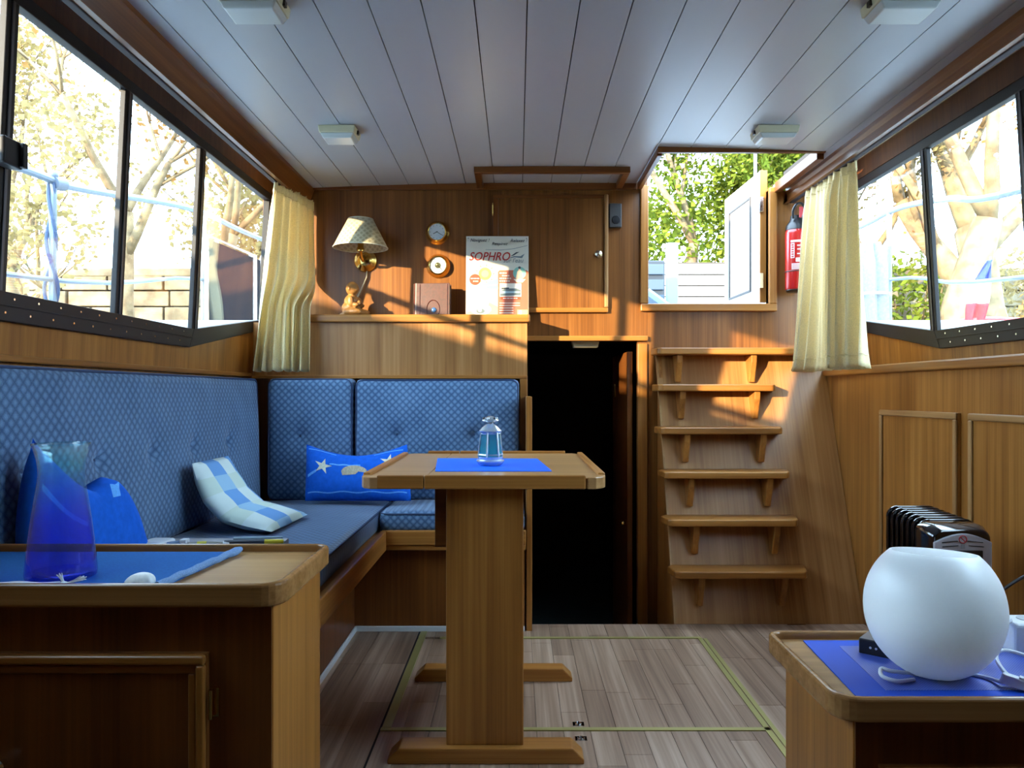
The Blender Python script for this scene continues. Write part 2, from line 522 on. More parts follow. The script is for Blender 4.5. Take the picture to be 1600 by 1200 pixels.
# --- front bulkhead with doorway and companion hatch
b = MB()
DX0, DX1, DZ = .0, .5655, .247
SX0, SX1, SZ = .614, 1.180, .421
y0, y1 = YB, YB+.03
b.box(-1.195, DX0, y0, y1, FZ-.4, 1.05); b.box(DX0, SX0, y0, y1, DZ, 1.05)
b.box(DX1, SX0, y0, y1, FZ-.4, DZ); b.box(SX0, SX1, y0, y1, FZ-.4, SZ); b.box(SX1, 1.33, y0, y1, FZ-.4, .955); b.box(1.33, 1.575, y0, y1, FZ-.4, 1.05)
struct('wall_front', b, M['bulkhead'])
# lintel, jamb, hatch frame, cornice
b = MB(); b.box(.03, .612, YB-.022, YB, .247, .270); struct('trim_1', b, M['teak_x'], bevel=.003)
b = MB(); b.box(DX1, .610, YB-.012, YB, FZ-.3, .235); struct('trim_2', b, M['teak_z'], bevel=.002)
b = MB(); b.box(.578, 1.216, YB-.022, YB+.035, .386, SZ); struct('trim_3', b, M['teak_x'], bevel=.004)
b = MB(); b.box(.578, SX0, YB-.022, YB+.035, SZ, .975); struct('trim_4', b, M['teak_z'], bevel=.004)
b = MB(); b.box(SX1, 1.216, YB-.022, YB+.035, SZ, .965); struct('trim_5', b, M['teak_z'], bevel=.004)
# coaming round the deckhead hatch
b = MB(); b.box(HX0-.016, HX1+.03, HY0-.014, HY0+.006, .962, 1.0); struct('trim_6', b, M['dark_x'], bevel=.003)
b = MB(); b.box(HX0-.016, HX0+.006, HY0+.008, YB-.022, .955, 1.0); struct('trim_7', b, M['dark_y'], bevel=.003)
b = MB(); b.box(HX1, HX1+.03, HY0+.008, YB-.022, .940, .985); struct('trim_8', b, M['dark_y'], bevel=.003)
# frame of the flat panel on the deckhead
b = MB(); b.box(-.187, .492, 3.335, 3.362, .960, .992); struct('trim_9', b, M['dark_x'], bevel=.002)
b = MB(); b.box(-.187, -.158, 3.362, YB-.014, .960, .992); struct('trim_10', b, M['dark_y'], bevel=.002)
b = MB(); b.box(.463, .492, 3.362, YB-.014, .960, .992); struct('trim_11', b, M['dark_y'], bevel=.002)
b = MB(); b.box(-1.0, HX0-.016, YB-.014, YB, .955, .990); struct('trim_12', b, M['dark_x'], bevel=.003)

# --- forward cabin seen through the doorway (unlit)
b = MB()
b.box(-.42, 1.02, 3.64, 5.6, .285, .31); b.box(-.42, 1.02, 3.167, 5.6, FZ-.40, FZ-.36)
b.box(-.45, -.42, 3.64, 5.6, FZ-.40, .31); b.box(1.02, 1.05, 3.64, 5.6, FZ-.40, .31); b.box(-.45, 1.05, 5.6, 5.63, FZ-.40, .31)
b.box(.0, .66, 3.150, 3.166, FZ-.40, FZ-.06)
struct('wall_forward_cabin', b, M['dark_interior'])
b = MB(); b.box(.525, .550, 3.66, 4.22, FZ-.34, .20)
dr = struct('door_1', b, M['dark_z'], bevel=.002)
b = MB(); b.sphere((.515, 3.73, -.63), .014); b.lathe([(.006,-.006),(.006,.012)], 10, (.515,3.73,-.63), 'x'); obj('knob', b, M['brass'], dr, smooth=True)
b = MB(); b.box(.519, .527, 4.10, 4.125, -.02, .05); obj('hinge', b, M['brass'], dr)

# --- cornices with curtain rails and sloping soffits along both sides
def cornice(side, nm, x_in, x_b, z_b, rail_nm, soff_nm, wallX, ztop):
    s = side
    prof = [(x_in, .975), (x_in, .948), (x_in+s*.006, .932), (x_in+s*.018, .905), (x_b, z_b), (x_b+s*.018, z_b), (x_b+s*.018, .975)]
    b = MB(); b.loft([(x,YBACK,z) for x,z in prof], [(x,YB-.001,z) for x,z in prof]); struct(nm, b, M['cornice'])
    b = MB(); b.box(min(x_b+s*.018,x_b+s*.040), max(x_b+s*.018,x_b+s*.040), YBACK, YB-.03, z_b-.004, z_b+.012); struct(rail_nm, b, M['rail_dark'], bevel=.003)
    X = XL if s < 0 else XR
    b = MB(); wallpoly(b, s, [(.78,ztop),(YB-.002,ztop),(YB-.002,1.046),(.78,1.046)], 0, .012); struct(soff_nm, b, M['frieze'])
cornice(-1, 'trim_13', -.955, -.982, .884, 'trim_14', 'trim_15', -1.166, .936)
cornice(1, 'trim_16', 1.262, 1.250, .890, 'trim_17', 'trim_18', 1.546, .962)
# --- ledge strip above the side seat backs
b = MB(); wallpoly(b, -1, [(1.2,.074),(3.43,.074),(3.43,.091),(1.2,.091)], 0, .022); struct('trim_19', b, M['teak_y'], bevel=.004)

# --- side windows
def window(nm, side, mull, y_near, ztop, zframe, kneeY, glassB=.237, bandB=.168):
    X = XL if side < 0 else XR
    yend = YB-.005; t0, t1 = -.012, .016
    band = MB()
    wallpoly(band, side, [(y_near,bandB),(kneeY,bandB),(kneeY+.03,glassB),(y_near,glassB)], -.005, t1)
    win = struct(nm, band, M['black_metal'], bevel=.002)
    def part(name, poly, a=t0, c=t1, mat='black_metal', bev=.002):
        b = MB(); wallpoly(b, side, poly, a, c); return obj(name, b, M[mat], win, bevel=bev)
    part('sloping_rail', [(kneeY,bandB),(yend,.302),(yend,.348),(kneeY+.03,glassB)])
    part('band_lip', [(y_near,.203),(kneeY+.02,.203),(kneeY+.02,.207),(y_near,.207)], .012, .019, 'black_metal', .001)
    part('head_rail', [(y_near,ztop),(yend,ztop),(yend,zframe),(y_near,zframe)])
    part('end_post', [(yend-.03,.345),(yend,.345),(yend,ztop),(yend-.03,ztop)])
    part('end_post', [(y_near-.03,bandB),(y_near,bandB),(y_near,zframe),(y_near-.03,zframe)])
    edges = [y_near]
    for ym, hw in mull:
        zb = glassB if ym < kneeY+.03 else glassB+(ym-kneeY-.03)*.14
        part('mullion', [(ym-hw,zb-.01),(ym+hw,zb-.01),(ym+hw,ztop+.002),(ym-hw,ztop+.002)], -.004, .013)
        part('mullion_bead', [(ym-.006,zb),(ym+.003,zb),(ym+.003,ztop),(ym-.006,ztop)], .013, .017, 'grey_metal', .001)
        edges += [ym]
    edges.append(yend)
    for a, c in zip(edges[:-1], edges[1:]):
        za = glassB if a < kneeY+.05 else glassB+(a-kneeY-.03)*.14
        zb = glassB if c < kneeY+.05 else .345
        poly = [(a,za-.01)] + ([(kneeY+.03,glassB-.01)] if a < kneeY+.03 < c and c-kneeY > .1 else []) + [(c,zb-.01),(c,ztop+.01),(a,ztop+.01)]
        part('glass_pane', poly, -.002, .002, 'glass', 0)
    # screw heads in two rows
    b = MB(); X_ = X; sg = 1 if side < 0 else -1
    y = y_near+.06
    while y < kneeY:
        for zz, dy in ((.188,0.0),(.222,.03)):
            b.lathe([(.0034,0),(.0030,.0012)], 8, (X_(zz)+sg*(t1-.0005)-(0 if side<0 else .0012), y+dy, zz), 'x')
        y += .092
    obj('screws', b, M['chrome'], win)
    return win
w1 = window('window_1', -1, [(1.400,.200), (1.763,.021), (2.290,.022), (2.830,.026)], .80, .900, .934, 2.785)  # first, wide mullion is added out of view to shade the stairs
w2 = window('window_2', 1, [(1.80,.021), (2.345,.022), (2.905,.024)], .80, .922, .958, 2.865)
# sliding-sash catch
b = MB(); b.box(XL(.54)+.016, XL(.54)+.050, 1.700, 1.768, .513, .575); lt = obj('latch', b, M['black_metal'], w1, bevel=.006, seg=3)
b = MB(); b.box(XL(.54)+.050, XL(.54)+.062, 1.750, 1.766, .515, .572); obj('latch_grip', b, M['black_metal'], lt, bevel=.003)

# --- white skirting on the settee plinth
b = MB(); b.box(-.649, -.640, 1.88, 3.07, FZ, FZ+.022); struct('baseboard_left', b, M['white_strip'], bevel=.003)
b = MB(); b.box(-.649, .03, 3.062, 3.071, FZ, FZ+.022); struct('baseboard_front', b, M['white_strip'], bevel=.003)

# ================================================================== COMPANION STAIRS
def yramp(z): return 3.167 + (z+.95)*(YB-.012-3.167)/(1.16)
st = thing('companion_stairs', 'wooden companion ladder of six treads rising to the open hatch', 'stairs', (1.04, 3.2, FZ))
b = MB(); t = .022
b.loft([(.655,yramp(FZ),FZ),(.655,yramp(.21),.21),(.655,yramp(.21)+t,.21),(.655,yramp(FZ)+t,FZ)],
       [(1.43,yramp(FZ),FZ),(1.43,yramp(.21),.21),(1.43,yramp(.21)+t,.21),(1.43,yramp(FZ)+t,FZ)])
obj('sloping_panel', b, M['ramp'], st)
b = MB(); poly = [(3.172,FZ),(3.172+t,FZ-.36),(YB-.02,FZ-.36),(YB-.02,.19)]
b.loft([(.656,y,z) for y,z in poly], [(.674,y,z) for y,z in poly]); obj('side_panel', b, M['teak_z'], st)
b = MB(); b.loft([(.648,yramp(FZ)-.003,FZ),(.648,yramp(.21)-.003,.21),(.648,yramp(.21)+t,.21),(.648,yramp(FZ)+t,FZ)],
                 [(.656,yramp(FZ)-.003,FZ),(.656,yramp(.21)-.003,.21),(.656,yramp(.21)+t,.21),(.656,yramp(FZ)+t,FZ)])
obj('edge_moulding', b, M['pale_z'], st)
treads = [(.207,.620,1.43),(.041,.614,1.150),(-.147,.612,1.157),(-.3325,.616,1.165),(-.524,.616,1.175),(-.7236,.630,1.186)]
for i, (z, x0, x1) in enumerate(treads):
    yr = yramp(z); yf = yr-.135
    xr = x1+.03 if i else x1
    out = [(x0+.022,yr),(x0,yr-.03),(x0+.012,yf+.012),(x0+.030,yf),(x1-.015,yf),(x1+ (.0 if i else 0),yf+.02),(xr,yr)] if i else \
          [(x0+.022,yr),(x0,yr-.03),(x0+.012,yf+.012),(x0+.030,yf),(xr,yf),(xr,yr)]
    b = MB(); slab(b, out, z-.030, z); obj('tread', b, M['teak_x'], st, bevel=.006, seg=3)
    for xb in (.722+.004*i, 1.052+.006*i):
        if i == 0: xb = (.725, 1.062)[0 if xb < .9 else 1]
        zb = z-.030; h = .125
        prof = [(yramp(zb)+.002, zb), (yf+.020, zb), (yf+.024, zb-.035), (yf+.036, zb-.065), (yramp(zb-h)-.022, zb-h), (yramp(zb-h)+.002, zb-h)]
        b = MB(); b.loft([(xb,y,zz) for y,zz in prof], [(xb+.027,y,zz) for y,zz in prof]); obj('bracket', b, M['teak_z'], st, bevel=.004)

# ================================================================== SIDE CABINET (right)
sc = thing('side_cabinet', 'long varnished wooden side locker with moulded doors under the right window', 'cabinet', (1.5, 2.4, FZ))
b = MB(); b.box(1.432, 1.575, .9, YB-.002, FZ, .079); obj('body', b, M['teak_z'], sc)
b = MB(); b.box(1.415, 1.585, .9, YB-.002, .079, .113); obj('top_ledge', b, M['teak_y'], sc, bevel=.006, seg=3)
def door_panel(parent, ya, yb, z0, z1, x):
    b = MB(); b.box(x-.012, x, ya, yb, z0, z1); d = obj('door', b, M['teak_z'], parent, bevel=.002)
    for (a, c, e, f, mt) in ((ya,yb,z1-.022,z1,'pale_y'),(ya,yb,z0,z0+.022,'pale_y'),(ya,ya+.02,z0+.022,z1-.022,'pale_z'),(yb-.02,yb,z0+.022,z1-.022,'pale_z')):
        b = MB(); b.box(x-.020, x-.011, a, c, e, f); obj('moulding', b, M[mt], d, bevel=.005, seg=3)
    return d
door_panel(sc, 2.475, 3.0, FZ+.08, -.062, 1.432)
door_panel(sc, 1.86, 2.41, FZ+.08, -.062, 1.432)
door_panel(sc, 1.25, 1.80, FZ+.08, -.062, 1.432)

# ================================================================== CUSHION / PILLOW BUILDERS
def roundbox(mb, lo, hi, r, seg, fn=None):
    lo = Vector(lo); hi = Vector(hi); c = (lo+hi)/2; h = (hi-lo)/2
    n = [max(2, int(round((hi[i]-lo[i])/seg))) for i in range(3)]
    def fix(p):
        d = p-c; q = Vector([max(-(h[i]-r), min(h[i]-r, d[i])) for i in range(3)]); e = d-q
        if e.length > 1e-9:
            m = max(abs(e[i]) for i in range(3))
            e = e.normalized()*m if m > 0 else e
            nn = e.normalized()
        else: nn = Vector((0,0,0))
        p2 = c+q+e
        return fn(p2, nn) if fn else p2
    for ax in range(3):
        a, b_ = (ax+1)%3, (ax+2)%3
        for sgn in (-1, 1):
            def f(u, v):
                p = Vector((0,0,0)); p[ax] = c[ax]+sgn*h[ax]
                p[a] = lo[a]+u*(hi[a]-lo[a]); p[b_] = lo[b_]+v*(hi[b_]-lo[b_]); return fix(p)
            mb.surf(f, n[a], n[b_])
    mb.uv = {}
    return mb

def cushion(name, label, lo, hi, ax, sgn, mat, buttons=(), r=.022, puff=.012, seg=.018, lean=0.0, group=None):
    """upholstered pad; ax/sgn = axis and direction of its face, buttons on that face, piping round the face"""
    lo = Vector(lo); hi = Vector(hi); c = (lo+hi)/2; h = (hi-lo)/2
    o2 = [i for i in range(3) if i != ax]
    def disp(p, nn):
        d = p-c; f = max(0, nn[ax]*sgn) if nn.length else 0
        u = d[o2[0]]/h[o2[0]]; v = d[o2[1]]/h[o2[1]]
        q = Vector(p); face = 1 if d[ax]*sgn > h[ax]*.55 else 0
        if face:
            q[ax] += sgn*puff*max(0, 1-u*u)**.5*max(0, 1-v*v)**.5
            for bt in buttons:
                rr = math.hypot(p[o2[0]]-bt[0], p[o2[1]]-bt[1])
                q[ax] -= sgn*(.020*math.exp(-(rr/.020)**2) + .008*math.exp(-(rr/.06)**2))
            q[ax] += sgn*.004*noise.noise(Vector(p)*6)
        if lean: q[ax] -= sgn*lean*(p[2]-lo[2])
        return q
    b = MB(); roundbox(b, lo, hi, r, seg, disp)
    base = (c.x, c.y, lo.z)
    t = thing(name, label, 'cushion', base, group)
    obj('pad', b, mat, t, smooth=True, angle=80, weld=True)
    pts = []
    for (u, v) in rrect(lo[o2[0]]+.004, hi[o2[0]]-.004, lo[o2[1]]+.004, hi[o2[1]]-.004, .03, 4):
        p = Vector((0,0,0)); p[o2[0]] = u; p[o2[1]] = v; p[ax] = c[ax]+sgn*(h[ax]-.006)
        p[ax] -= sgn*lean*(p[2]-lo[2]) if lean else 0
        p += Vector((noise.noise(p*5)*.003, noise.noise(p*5+Vector((3,1,2)))*.003, noise.noise(p*5+Vector((7,5,1)))*.003)); pts.append(p)
    # densify
    dp = []
    for i in range(len(pts)):
        a, d = pts[i], pts[(i+1)%len(pts)]; k = max(1, int((d-a).length/.12))
        for j in range(k): dp.append(a.lerp(d, j/k))
    b = MB(); b.tube(dp, .0042, 6, True); obj('piping', b, M['piping'], t, smooth=True)
    for bt in buttons:
        p = Vector((0,0,0)); p[o2[0]], p[o2[1]] = bt; u = (p[o2[0]]-c[o2[0]])/h[o2[0]]; v = (p[o2[1]]-c[o2[1]])/h[o2[1]]
        p[ax] = c[ax]+sgn*(h[ax]+puff*max(0,1-u*u)**.5*max(0,1-v*v)**.5-.027)
        if lean: p[ax] -= sgn*lean*(p[2]-lo[2])
        rr = [.009]*3; rr[ax] = .005
        b = MB(); b.sphere(p, rr, 12, 8); obj('button', b, M['piping'], t, smooth=True)
    return t

class Pillow:
    def __init__(s, mid, nrm, T, ru=.55): s.mid, s.nrm, s.T, s.ru = mid, nrm, T, ru
    def pt(s, u, v, side, lift=0.0):
        e = max(0, (1-abs(2*u-1)**2.6))*max(0, (1-abs(2*v-1)**2.6))
        th = s.T*.5*e**s.ru
        m = s.mid(u, v); n = s.nrm(u, v)
        w = .004*noise.noise(m*14)*e
        return m + n*(side*(th+w)+lift)
    def build(s, name, mat, parent, nu=28, nv=22):
        b = MB()
        b.surf(lambda u, v: s.pt(u, v, 1), nu, nv); b.surf(lambda u, v: s.pt(u, v, -1), nu, nv)
        return obj(name, b, mat, parent, smooth=True, angle=80, weld=True)
    def patch(s, name, poly, mat, parent, lift=.0016, center=None, rings=4):
        """printed motif on the front face; poly in (u, v), star-shaped about its centre"""
        cx = sum(p[0] for p in poly)/len(poly); cy = sum(p[1] for p in poly)/len(poly)
        if center: cx, cy = center
        b = MB(); n = len(poly); vs_ = [s.pt(cx, cy, 1, lift)]; fs = []
        for k in range(1, rings+1):
            for (x, y) in poly: vs_.append(s.pt(cx+(x-cx)*k/rings, cy+(y-cy)*k/rings, 1, lift))
        for i in range(n):
            j = (i+1)%n; fs.append((0, 1+i, 1+j))
            for k in range(rings-1):
                a = 1+k*n; fs.append((a+i, a+n+i, a+n+j, a+j))
        b.add(vs_, fs); return obj(name, b, mat, parent, smooth=True)
    def stripe(s, name, line, w, mat, parent, lift=.0014):
        b = MB(); vs_ = []; fs = []
        for (u, v) in line: vs_ += [s.pt(u, v-w/2, 1, lift), s.pt(u, v+w/2, 1, lift)]
        for i in range(len(line)-1): fs.append((2*i, 2*i+2, 2*i+3, 2*i+1))
        b.add(vs_, fs); return obj(name, b, mat, parent, smooth=True)

# ================================================================== SETTEE
se = thing('settee_base', 'L-shaped wooden settee base with raised front rail and end panel', 'settee', (-.6, 2.6, FZ))
b = MB(); b.box(-1.19, -.65, 1.62, 3.40, FZ, -.60); obj('side_locker', b, M['dark_z'], se)
b = MB(); b.box(-.65, .03, 3.071, 3.40, FZ, -.60); obj('front_locker', b, M['dark_z'], se)
b = MB(); slab(b, [(-1.19,1.62),(-.53,1.62),(-.53,3.005),(.035,3.005),(.035,3.44),(-1.19,3.44)], -.60, -.545); obj('seat_board', b, M['teak_x'], se)
b = MB(); b.box(-.530, -.508, 1.62, 2.983, -.610, -.533); obj('front_rail', b, M['teak_y'], se, bevel=.005, seg=3)
b = MB(); b.box(-.530, .035, 2.983, 3.005, -.590, -.533); obj('front_rail', b, M['teak_x'], se, bevel=.005, seg=3)
b = MB(); b.box(-.522, .033, 2.995, 3.03, -.612, -.590); obj('under_rail', b, M['teak_x'], se, bevel=.004)
b = MB(); slab(b, [(.037,3.075),(.060,3.075),(.060,YB-.002),(.037,YB-.002)], FZ-.3, -.012); obj('end_panel', b, M['teak_z'], se, bevel=.003)
b = MB(); b.box(.012, .046, 3.400, 3.44, -.90, .068); obj('stile', b, M['teak_z'], se, bevel=.003)
b = MB(); b.box(-1.19, .012, 3.44, 3.455, -.6, .07); obj('back_board', b, M['dark_z'], se)

cushion('side_seat_cushion', 'long blue patterned seat cushion along the left side', (-1.17,1.63,-.545), (-.545,3.36,-.465), 2, 1, M['fab_seat'], r=.018, puff=.010, seg=.03)
cushion('corner_seat_cushion', 'short blue patterned seat cushion beneath the starfish pillow', (-.541,2.998,-.545), (.028,3.36,-.465), 2, 1, M['fab_rear'], r=.018, puff=.008, seg=.025)
cushion('side_back_cushion', 'long blue buttoned backrest cushion under the left window', (-1.190,1.622,-.462), (-1.098,3.30,.062), 0, 1, M['fab_left'],
        [(1.74,-.178),(2.03,-.178),(2.315,-.178),(2.61,-.179),(2.94,-.182)], r=.022, puff=.014, lean=.03)
cushion('corner_back_cushion', 'narrow blue backrest cushion with one button in the settee corner', (-1.085,3.322,-.462), (-.716,3.425,.066), 1, -1, M['fab_rear'], [(-.943,-.182)], lean=.03)
cushion('rear_back_cushion', 'wide blue backrest cushion with two buttons behind the table lantern', (-.703,3.322,-.462), (.008,3.425,.062), 1, -1, M['fab_rear'], [(-.520,-.180),(-.185,-.180)], lean=.03)

# --- blue starfish pillow
M['blue_cloth'] = cloth_mat('bright_blue_cloth', srgb(22,92,200)[:3], 0, 60, .10)
M['blue_light'] = cloth_mat('light_blue_print', srgb(96,165,236)[:3], 0, 200, .12)
M['print_cream'] = cloth_mat('cream_print', srgb(206,206,188)[:3], 0, 120, .10)
M['print_tan'] = cloth_mat('tan_print', srgb(176,166,146)[:3], 0, 160, .18)
def sp_mid(u, v):
    x = (1-v)*(-.8736*(1-u)-.4368*u) + v*(-.888*(1-u)-.464*u)
    z = -.462+.020 + v*(.228) - .048*math.sin(PI*u)*v*v
    y = 3.165 + .075*v
    return Vector((x, y, z))
sp = Pillow(sp_mid, lambda u, v: Vector((.03,-.95,.30)).normalized(), .11)
tp = thing('starfish_pillow', 'bright blue pillow printed with starfish and shell in the settee corner', 'pillow', (-.66, 3.17, -.462))
sp.build('pillow_cover', M['blue_cloth'], tp)
star = []
for k in range(10):
    rr = 1.0 if k % 2 == 0 else .36; a = PI/2 - .25 + k*PI/5
    star.append((.185+rr*.092*math.cos(a), .615+rr*.165*math.sin(a)))
sp.patch('starfish_print', star, M['print_cream'], tp)
star2 = [(p[0]+.635, p[1]+.09) for p in star]; sp.patch('starfish_print', star2, M['print_cream'], tp)
fan = [(.375,.44)] + [(.49-.125*math.cos(a)*1.0, .50+.16*math.sin(a)) for a in [PI*(.05+.9*k/12) for k in range(13)]] + [(.60,.50),(.53,.52),(.50,.46)]
sp.patch('shell_print', fan, M['print_tan'], tp, center=(.49,.54))
sp.stripe('wave_print', [(.25+.30*k/16, .665+.006*math.sin(k)) for k in range(17)], .030, M['blue_light'], tp)
sp.stripe('wave_print', [(.03+.09*k/8, .42+.10*k/8) for k in range(9)], .05, M['blue_light'], tp)
sp.stripe('hem_print', [(.03+.94*k/24, .125+.012*math.sin(k*.9)) for k in range(25)], .022, M['blue_light'], tp)
sp.stripe('hem_print', [(.03+.28*k/12, .925+.02*math.sin(k*.3)) for k in range(13)], .016, M['blue_light'], tp)
sp.stripe('hem_print', [(.68+.28*k/12, .915+.02*math.sin(k*.3)) for k in range(13)], .016, M['blue_light'], tp)

# --- slumped checked pillow
def check_mat():
    m, nt, bb = base_mat('pastel_check_cloth'); N = nt.nodes; L = nt.links
    uv = N.new('ShaderNodeUVMap'); sx = N.new('ShaderNodeSeparateXYZ'); L.new(uv.outputs[0], sx.inputs[0])
    def band(sock, k, off):
        a = N.new('ShaderNodeMath'); a.operation = 'MULTIPLY_ADD'; a.inputs[1].default_value = k; a.inputs[2].default_value = off; L.new(sock, a.inputs[0])
        f = N.new('ShaderNodeMath'); f.operation = 'FRACT'; L.new(a.outputs[0], f.inputs[0])
        g = N.new('ShaderNodeMath'); g.operation = 'GREATER_THAN'; g.inputs[1].default_value = .5; L.new(f.outputs[0], g.inputs[0]); return g.outputs[0]
    a = band(sx.outputs[0], 1.6, .15); c = band(sx.outputs[1], 2.6, .35)
    m1 = N.new('ShaderNodeMixRGB'); m1.inputs[1].default_value = srgb(196,214,206); m1.inputs[2].default_value = srgb(150,190,220); L.new(a, m1.inputs[0])
    m2 = N.new('ShaderNodeMixRGB'); m2.inputs[1].default_value = srgb(206,222,222); m2.inputs[2].default_value = srgb(110,158,214); L.new(a, m2.inputs[0])
    m3 = N.new('ShaderNodeMixRGB'); L.new(c, m3.inputs[0]); L.new(m1.outputs[0], m3.inputs[1]); L.new(m2.outputs[0], m3.inputs[2])
    L.new(m3.outputs[0], bb.inputs['Base Color']); bb.inputs['Roughness'].default_value = .9; bb.inputs['Specular IOR Level'].default_value = .1
    return m
def ck_mid(u, v):
    # v: 0 front edge on the seat, 1 top against the backrest
    pth = [(-.775,-.442),(-.86,-.425),(-.935,-.405),(-.995,-.345),(-1.025,-.285),(-1.046,-.225)]
    t_ = v*(len(pth)-1); i = min(int(t_), len(pth)-2); f = t_-i; f = f*f*(3-2*f)*.5+f*.5
    x = pth[i][0]*(1-f)+pth[i+1][0]*f; z = pth[i][1]*(1-f)+pth[i+1][1]*f
    y = 2.47 + .31*u + .05*(1-v)*(u-.3)
    x += .02*(u-.5)*(1-v)
    return Vector((x, y, z + .012*math.sin(u*7)*v*(1-v)))
def ck_nrm(u, v):
    a = math.radians(70 - 62*min(1, max(0, (v-.15)/.6)))
    return Vector((math.cos(a), -.15, math.sin(a))).normalized()
ck = Pillow(ck_mid, ck_nrm, .085)
tp = thing('checked_pillow', 'soft pale blue and white checked pillow slumped on the side seat', 'pillow', (-.9, 2.62, -.465))
ck.build('pillow_cover', check_mat(), tp)

# --- plain blue pillow behind the carafe
def bp_mid(u, v):
    c00 = Vector((-1.055,1.640,-.445)); c01 = Vector((-1.052,1.668,-.097)); c11 = Vector((-1.030,2.050,-.330)); c10 = Vector((-1.010,2.10,-.448))
    p = (c00*(1-u)+c10*u)*(1-v) + (c01*(1-u)+c11*u)*v
    p.z += .03*math.sin(PI*u)*v*0 - .035*math.sin(PI*min(1,u*1.6))*v*v
    if u > .5: p.z += .05*math.sin(PI*(u-.5)*2)*v
    p.y -= .022*math.sin(PI*v)*(1-u)
    return p
bpl = Pillow(bp_mid, lambda u, v: Vector((1,-.30,.15)).normalized(), .12, .38)
tp = thing('blue_pillow', 'plain bright blue pillow propped behind the blue glass carafe', 'pillow', (-1.0, 1.9, -.462))
bpl.build('pillow_cover', M['blue_cloth'], tp)
bpl.stripe('wave_print', [(.04+.30*k/12, .72-.17*math.sin(k/12*1.5)) for k in range(13)], .045, M['blue_light'], tp)
bpl.patch('wave_print', [(.60,.93),(.72,.95),(.66,.78),(.58,.80)], M['blue_light'], tp)

# --- magazines and painting things on the seat behind the left cabinet
b = MB(); b.box(-1.05, -.66, 1.93, 2.22, -.462, -.418); tag(obj('magazine_stack', b, plain('magazine_paper', (.30,.30,.33), .6), bevel=.002), 'low stack of magazines on the seat behind the front cabinet', 'magazines')
b = MB(); slab(b, rrect(-1.008, -.936, 2.03, 2.12, .02), -.418, -.396); tag(obj('pale_pouch', b, M['white'], bevel=.008, seg=3), 'pale grey flat case on the seat beside the paint tube', 'case')
t = thing('paint_tube', 'small blue paint tube with a broad white end beside the brushes', 'paint tube', (-.92, 2.06, -.418))
b = MB(); b.tube([(-.935,2.05,-.405),(-.90,2.06,-.405)], [.009,.012], 10); obj('tube_body', b, plain('tube_blue', srgb(40,90,140), .4), t, smooth=True)
b = MB(); b.box(-.902, -.884, 2.05, 2.075, -.418, -.390); obj('tube_end', b, M['white'], t, bevel=.002)
def brush(nm, label, x0, x1, y, z, r, cols):
    t = thing(nm, label, 'brush', ((x0+x1)/2, y, z-r))
    for (a, c, nm2, mt, ra, rc) in cols:
        b = MB(); b.tube([(x0+(x1-x0)*a, y+.02*a, z),(x0+(x1-x0)*c, y+.02*c, z)], [r*ra, r*rc], 10); obj(nm2, b, mt, t, smooth=True)
yl = plain('brush_yellow', srgb(190,176,30), .4); dkb = plain('brush_navy', srgb(24,34,54), .4); grw = plain('brush_grey', srgb(132,130,126), .5)
brush('marker_brush', 'grey paint brush with a yellow band lying on the magazines', -.882, -.78, 2.06, -.406, .009, [(0,.22,'bristles',grw,.9,1),(.22,.45,'band',yl,1,1),(.45,.85,'handle',grw,1,.6),(.85,1,'tip',M['white'],.6,.3)])
brush('navy_brush', 'slim navy paint brush with a yellow tip lying on the magazines', -.80, -.645, 2.10, -.408, .0075, [(0,.68,'handle',dkb,1,1),(.68,1,'tip',yl,1,.7)])
brush('pale_brush', 'thin pale blue paint brush lying behind the navy brush', -.79, -.66, 2.14, -.404, .005, [(0,1,'handle',plain('brush_pale', srgb(150,175,190), .4),1,.7)])

# ================================================================== SHELF AND THINGS ON IT
ZS = .351
sh = thing('bulkhead_shelf', 'wooden shelf with panelled front below the wall lamp and poster', 'shelf', (-.55, 3.5, .07))
b = MB(); slab(b, rrect(-.925, .058, 3.395, YB-.001, (.0,.012,0,0)), .317, ZS); obj('shelf_board', b, M['teak_x'], sh, bevel=.006, seg=3)
b = MB(); b.box(-1.175, .045, 3.420, 3.438, .069, .317); obj('front_panel', b, M['ramp'], sh)
b = MB(); b.box(.030, .0455, 3.438, YB-.001, .0, .317); obj('end_panel', b, M['teak_z'], sh)
b = MB(); b.box(-1.175, .046, 3.396, 3.438, .066, .082); obj('lower_moulding', b, M['teak_x'], sh, bevel=.004)

# --- poster
px0, pw_, ph = -.237, .290, .383
po = thing('poster', 'white wellness poster with red SOPHRO lettering leaning on the bulkhead', 'poster', (px0, 3.545, ZS))
po.rotation_euler = (PI/2-.085, 0, .0)
def pmat(n, c, r=.55): return plain('poster_'+n, srgb(*c), r)
pm = {k: pmat(k, c) for k, c in dict(white=(206,203,190), red=(168,34,22), salmon=(178,98,76), orange=(186,72,46), yellow=(206,186,92), teal=(120,175,166),
      grey=(96,110,114), dark=(58,66,74), sea=(120,176,190), shell=(214,206,176), sand=(188,166,132), slate=(104,118,126), skin=(214,168,148), pale=(232,226,214), gold=(240,206,130), blue=(160,190,206)).items()}
def pbox(nm, x0, x1, y0, y1, mat, z=.0015):
    b = MB(); b.box(x0, x1, y0, y1, 0.0012, z+.0006); return obj(nm, b, pm[mat], po, local=True)
def ppoly(nm, pts, mat, z=.0018, par=None):
    b = MB(); b.loft([(x,y,.0012) for x,y in pts], [(x,y,z) for x,y in pts]); return obj(nm, b, pm[mat], par or po, local=True)
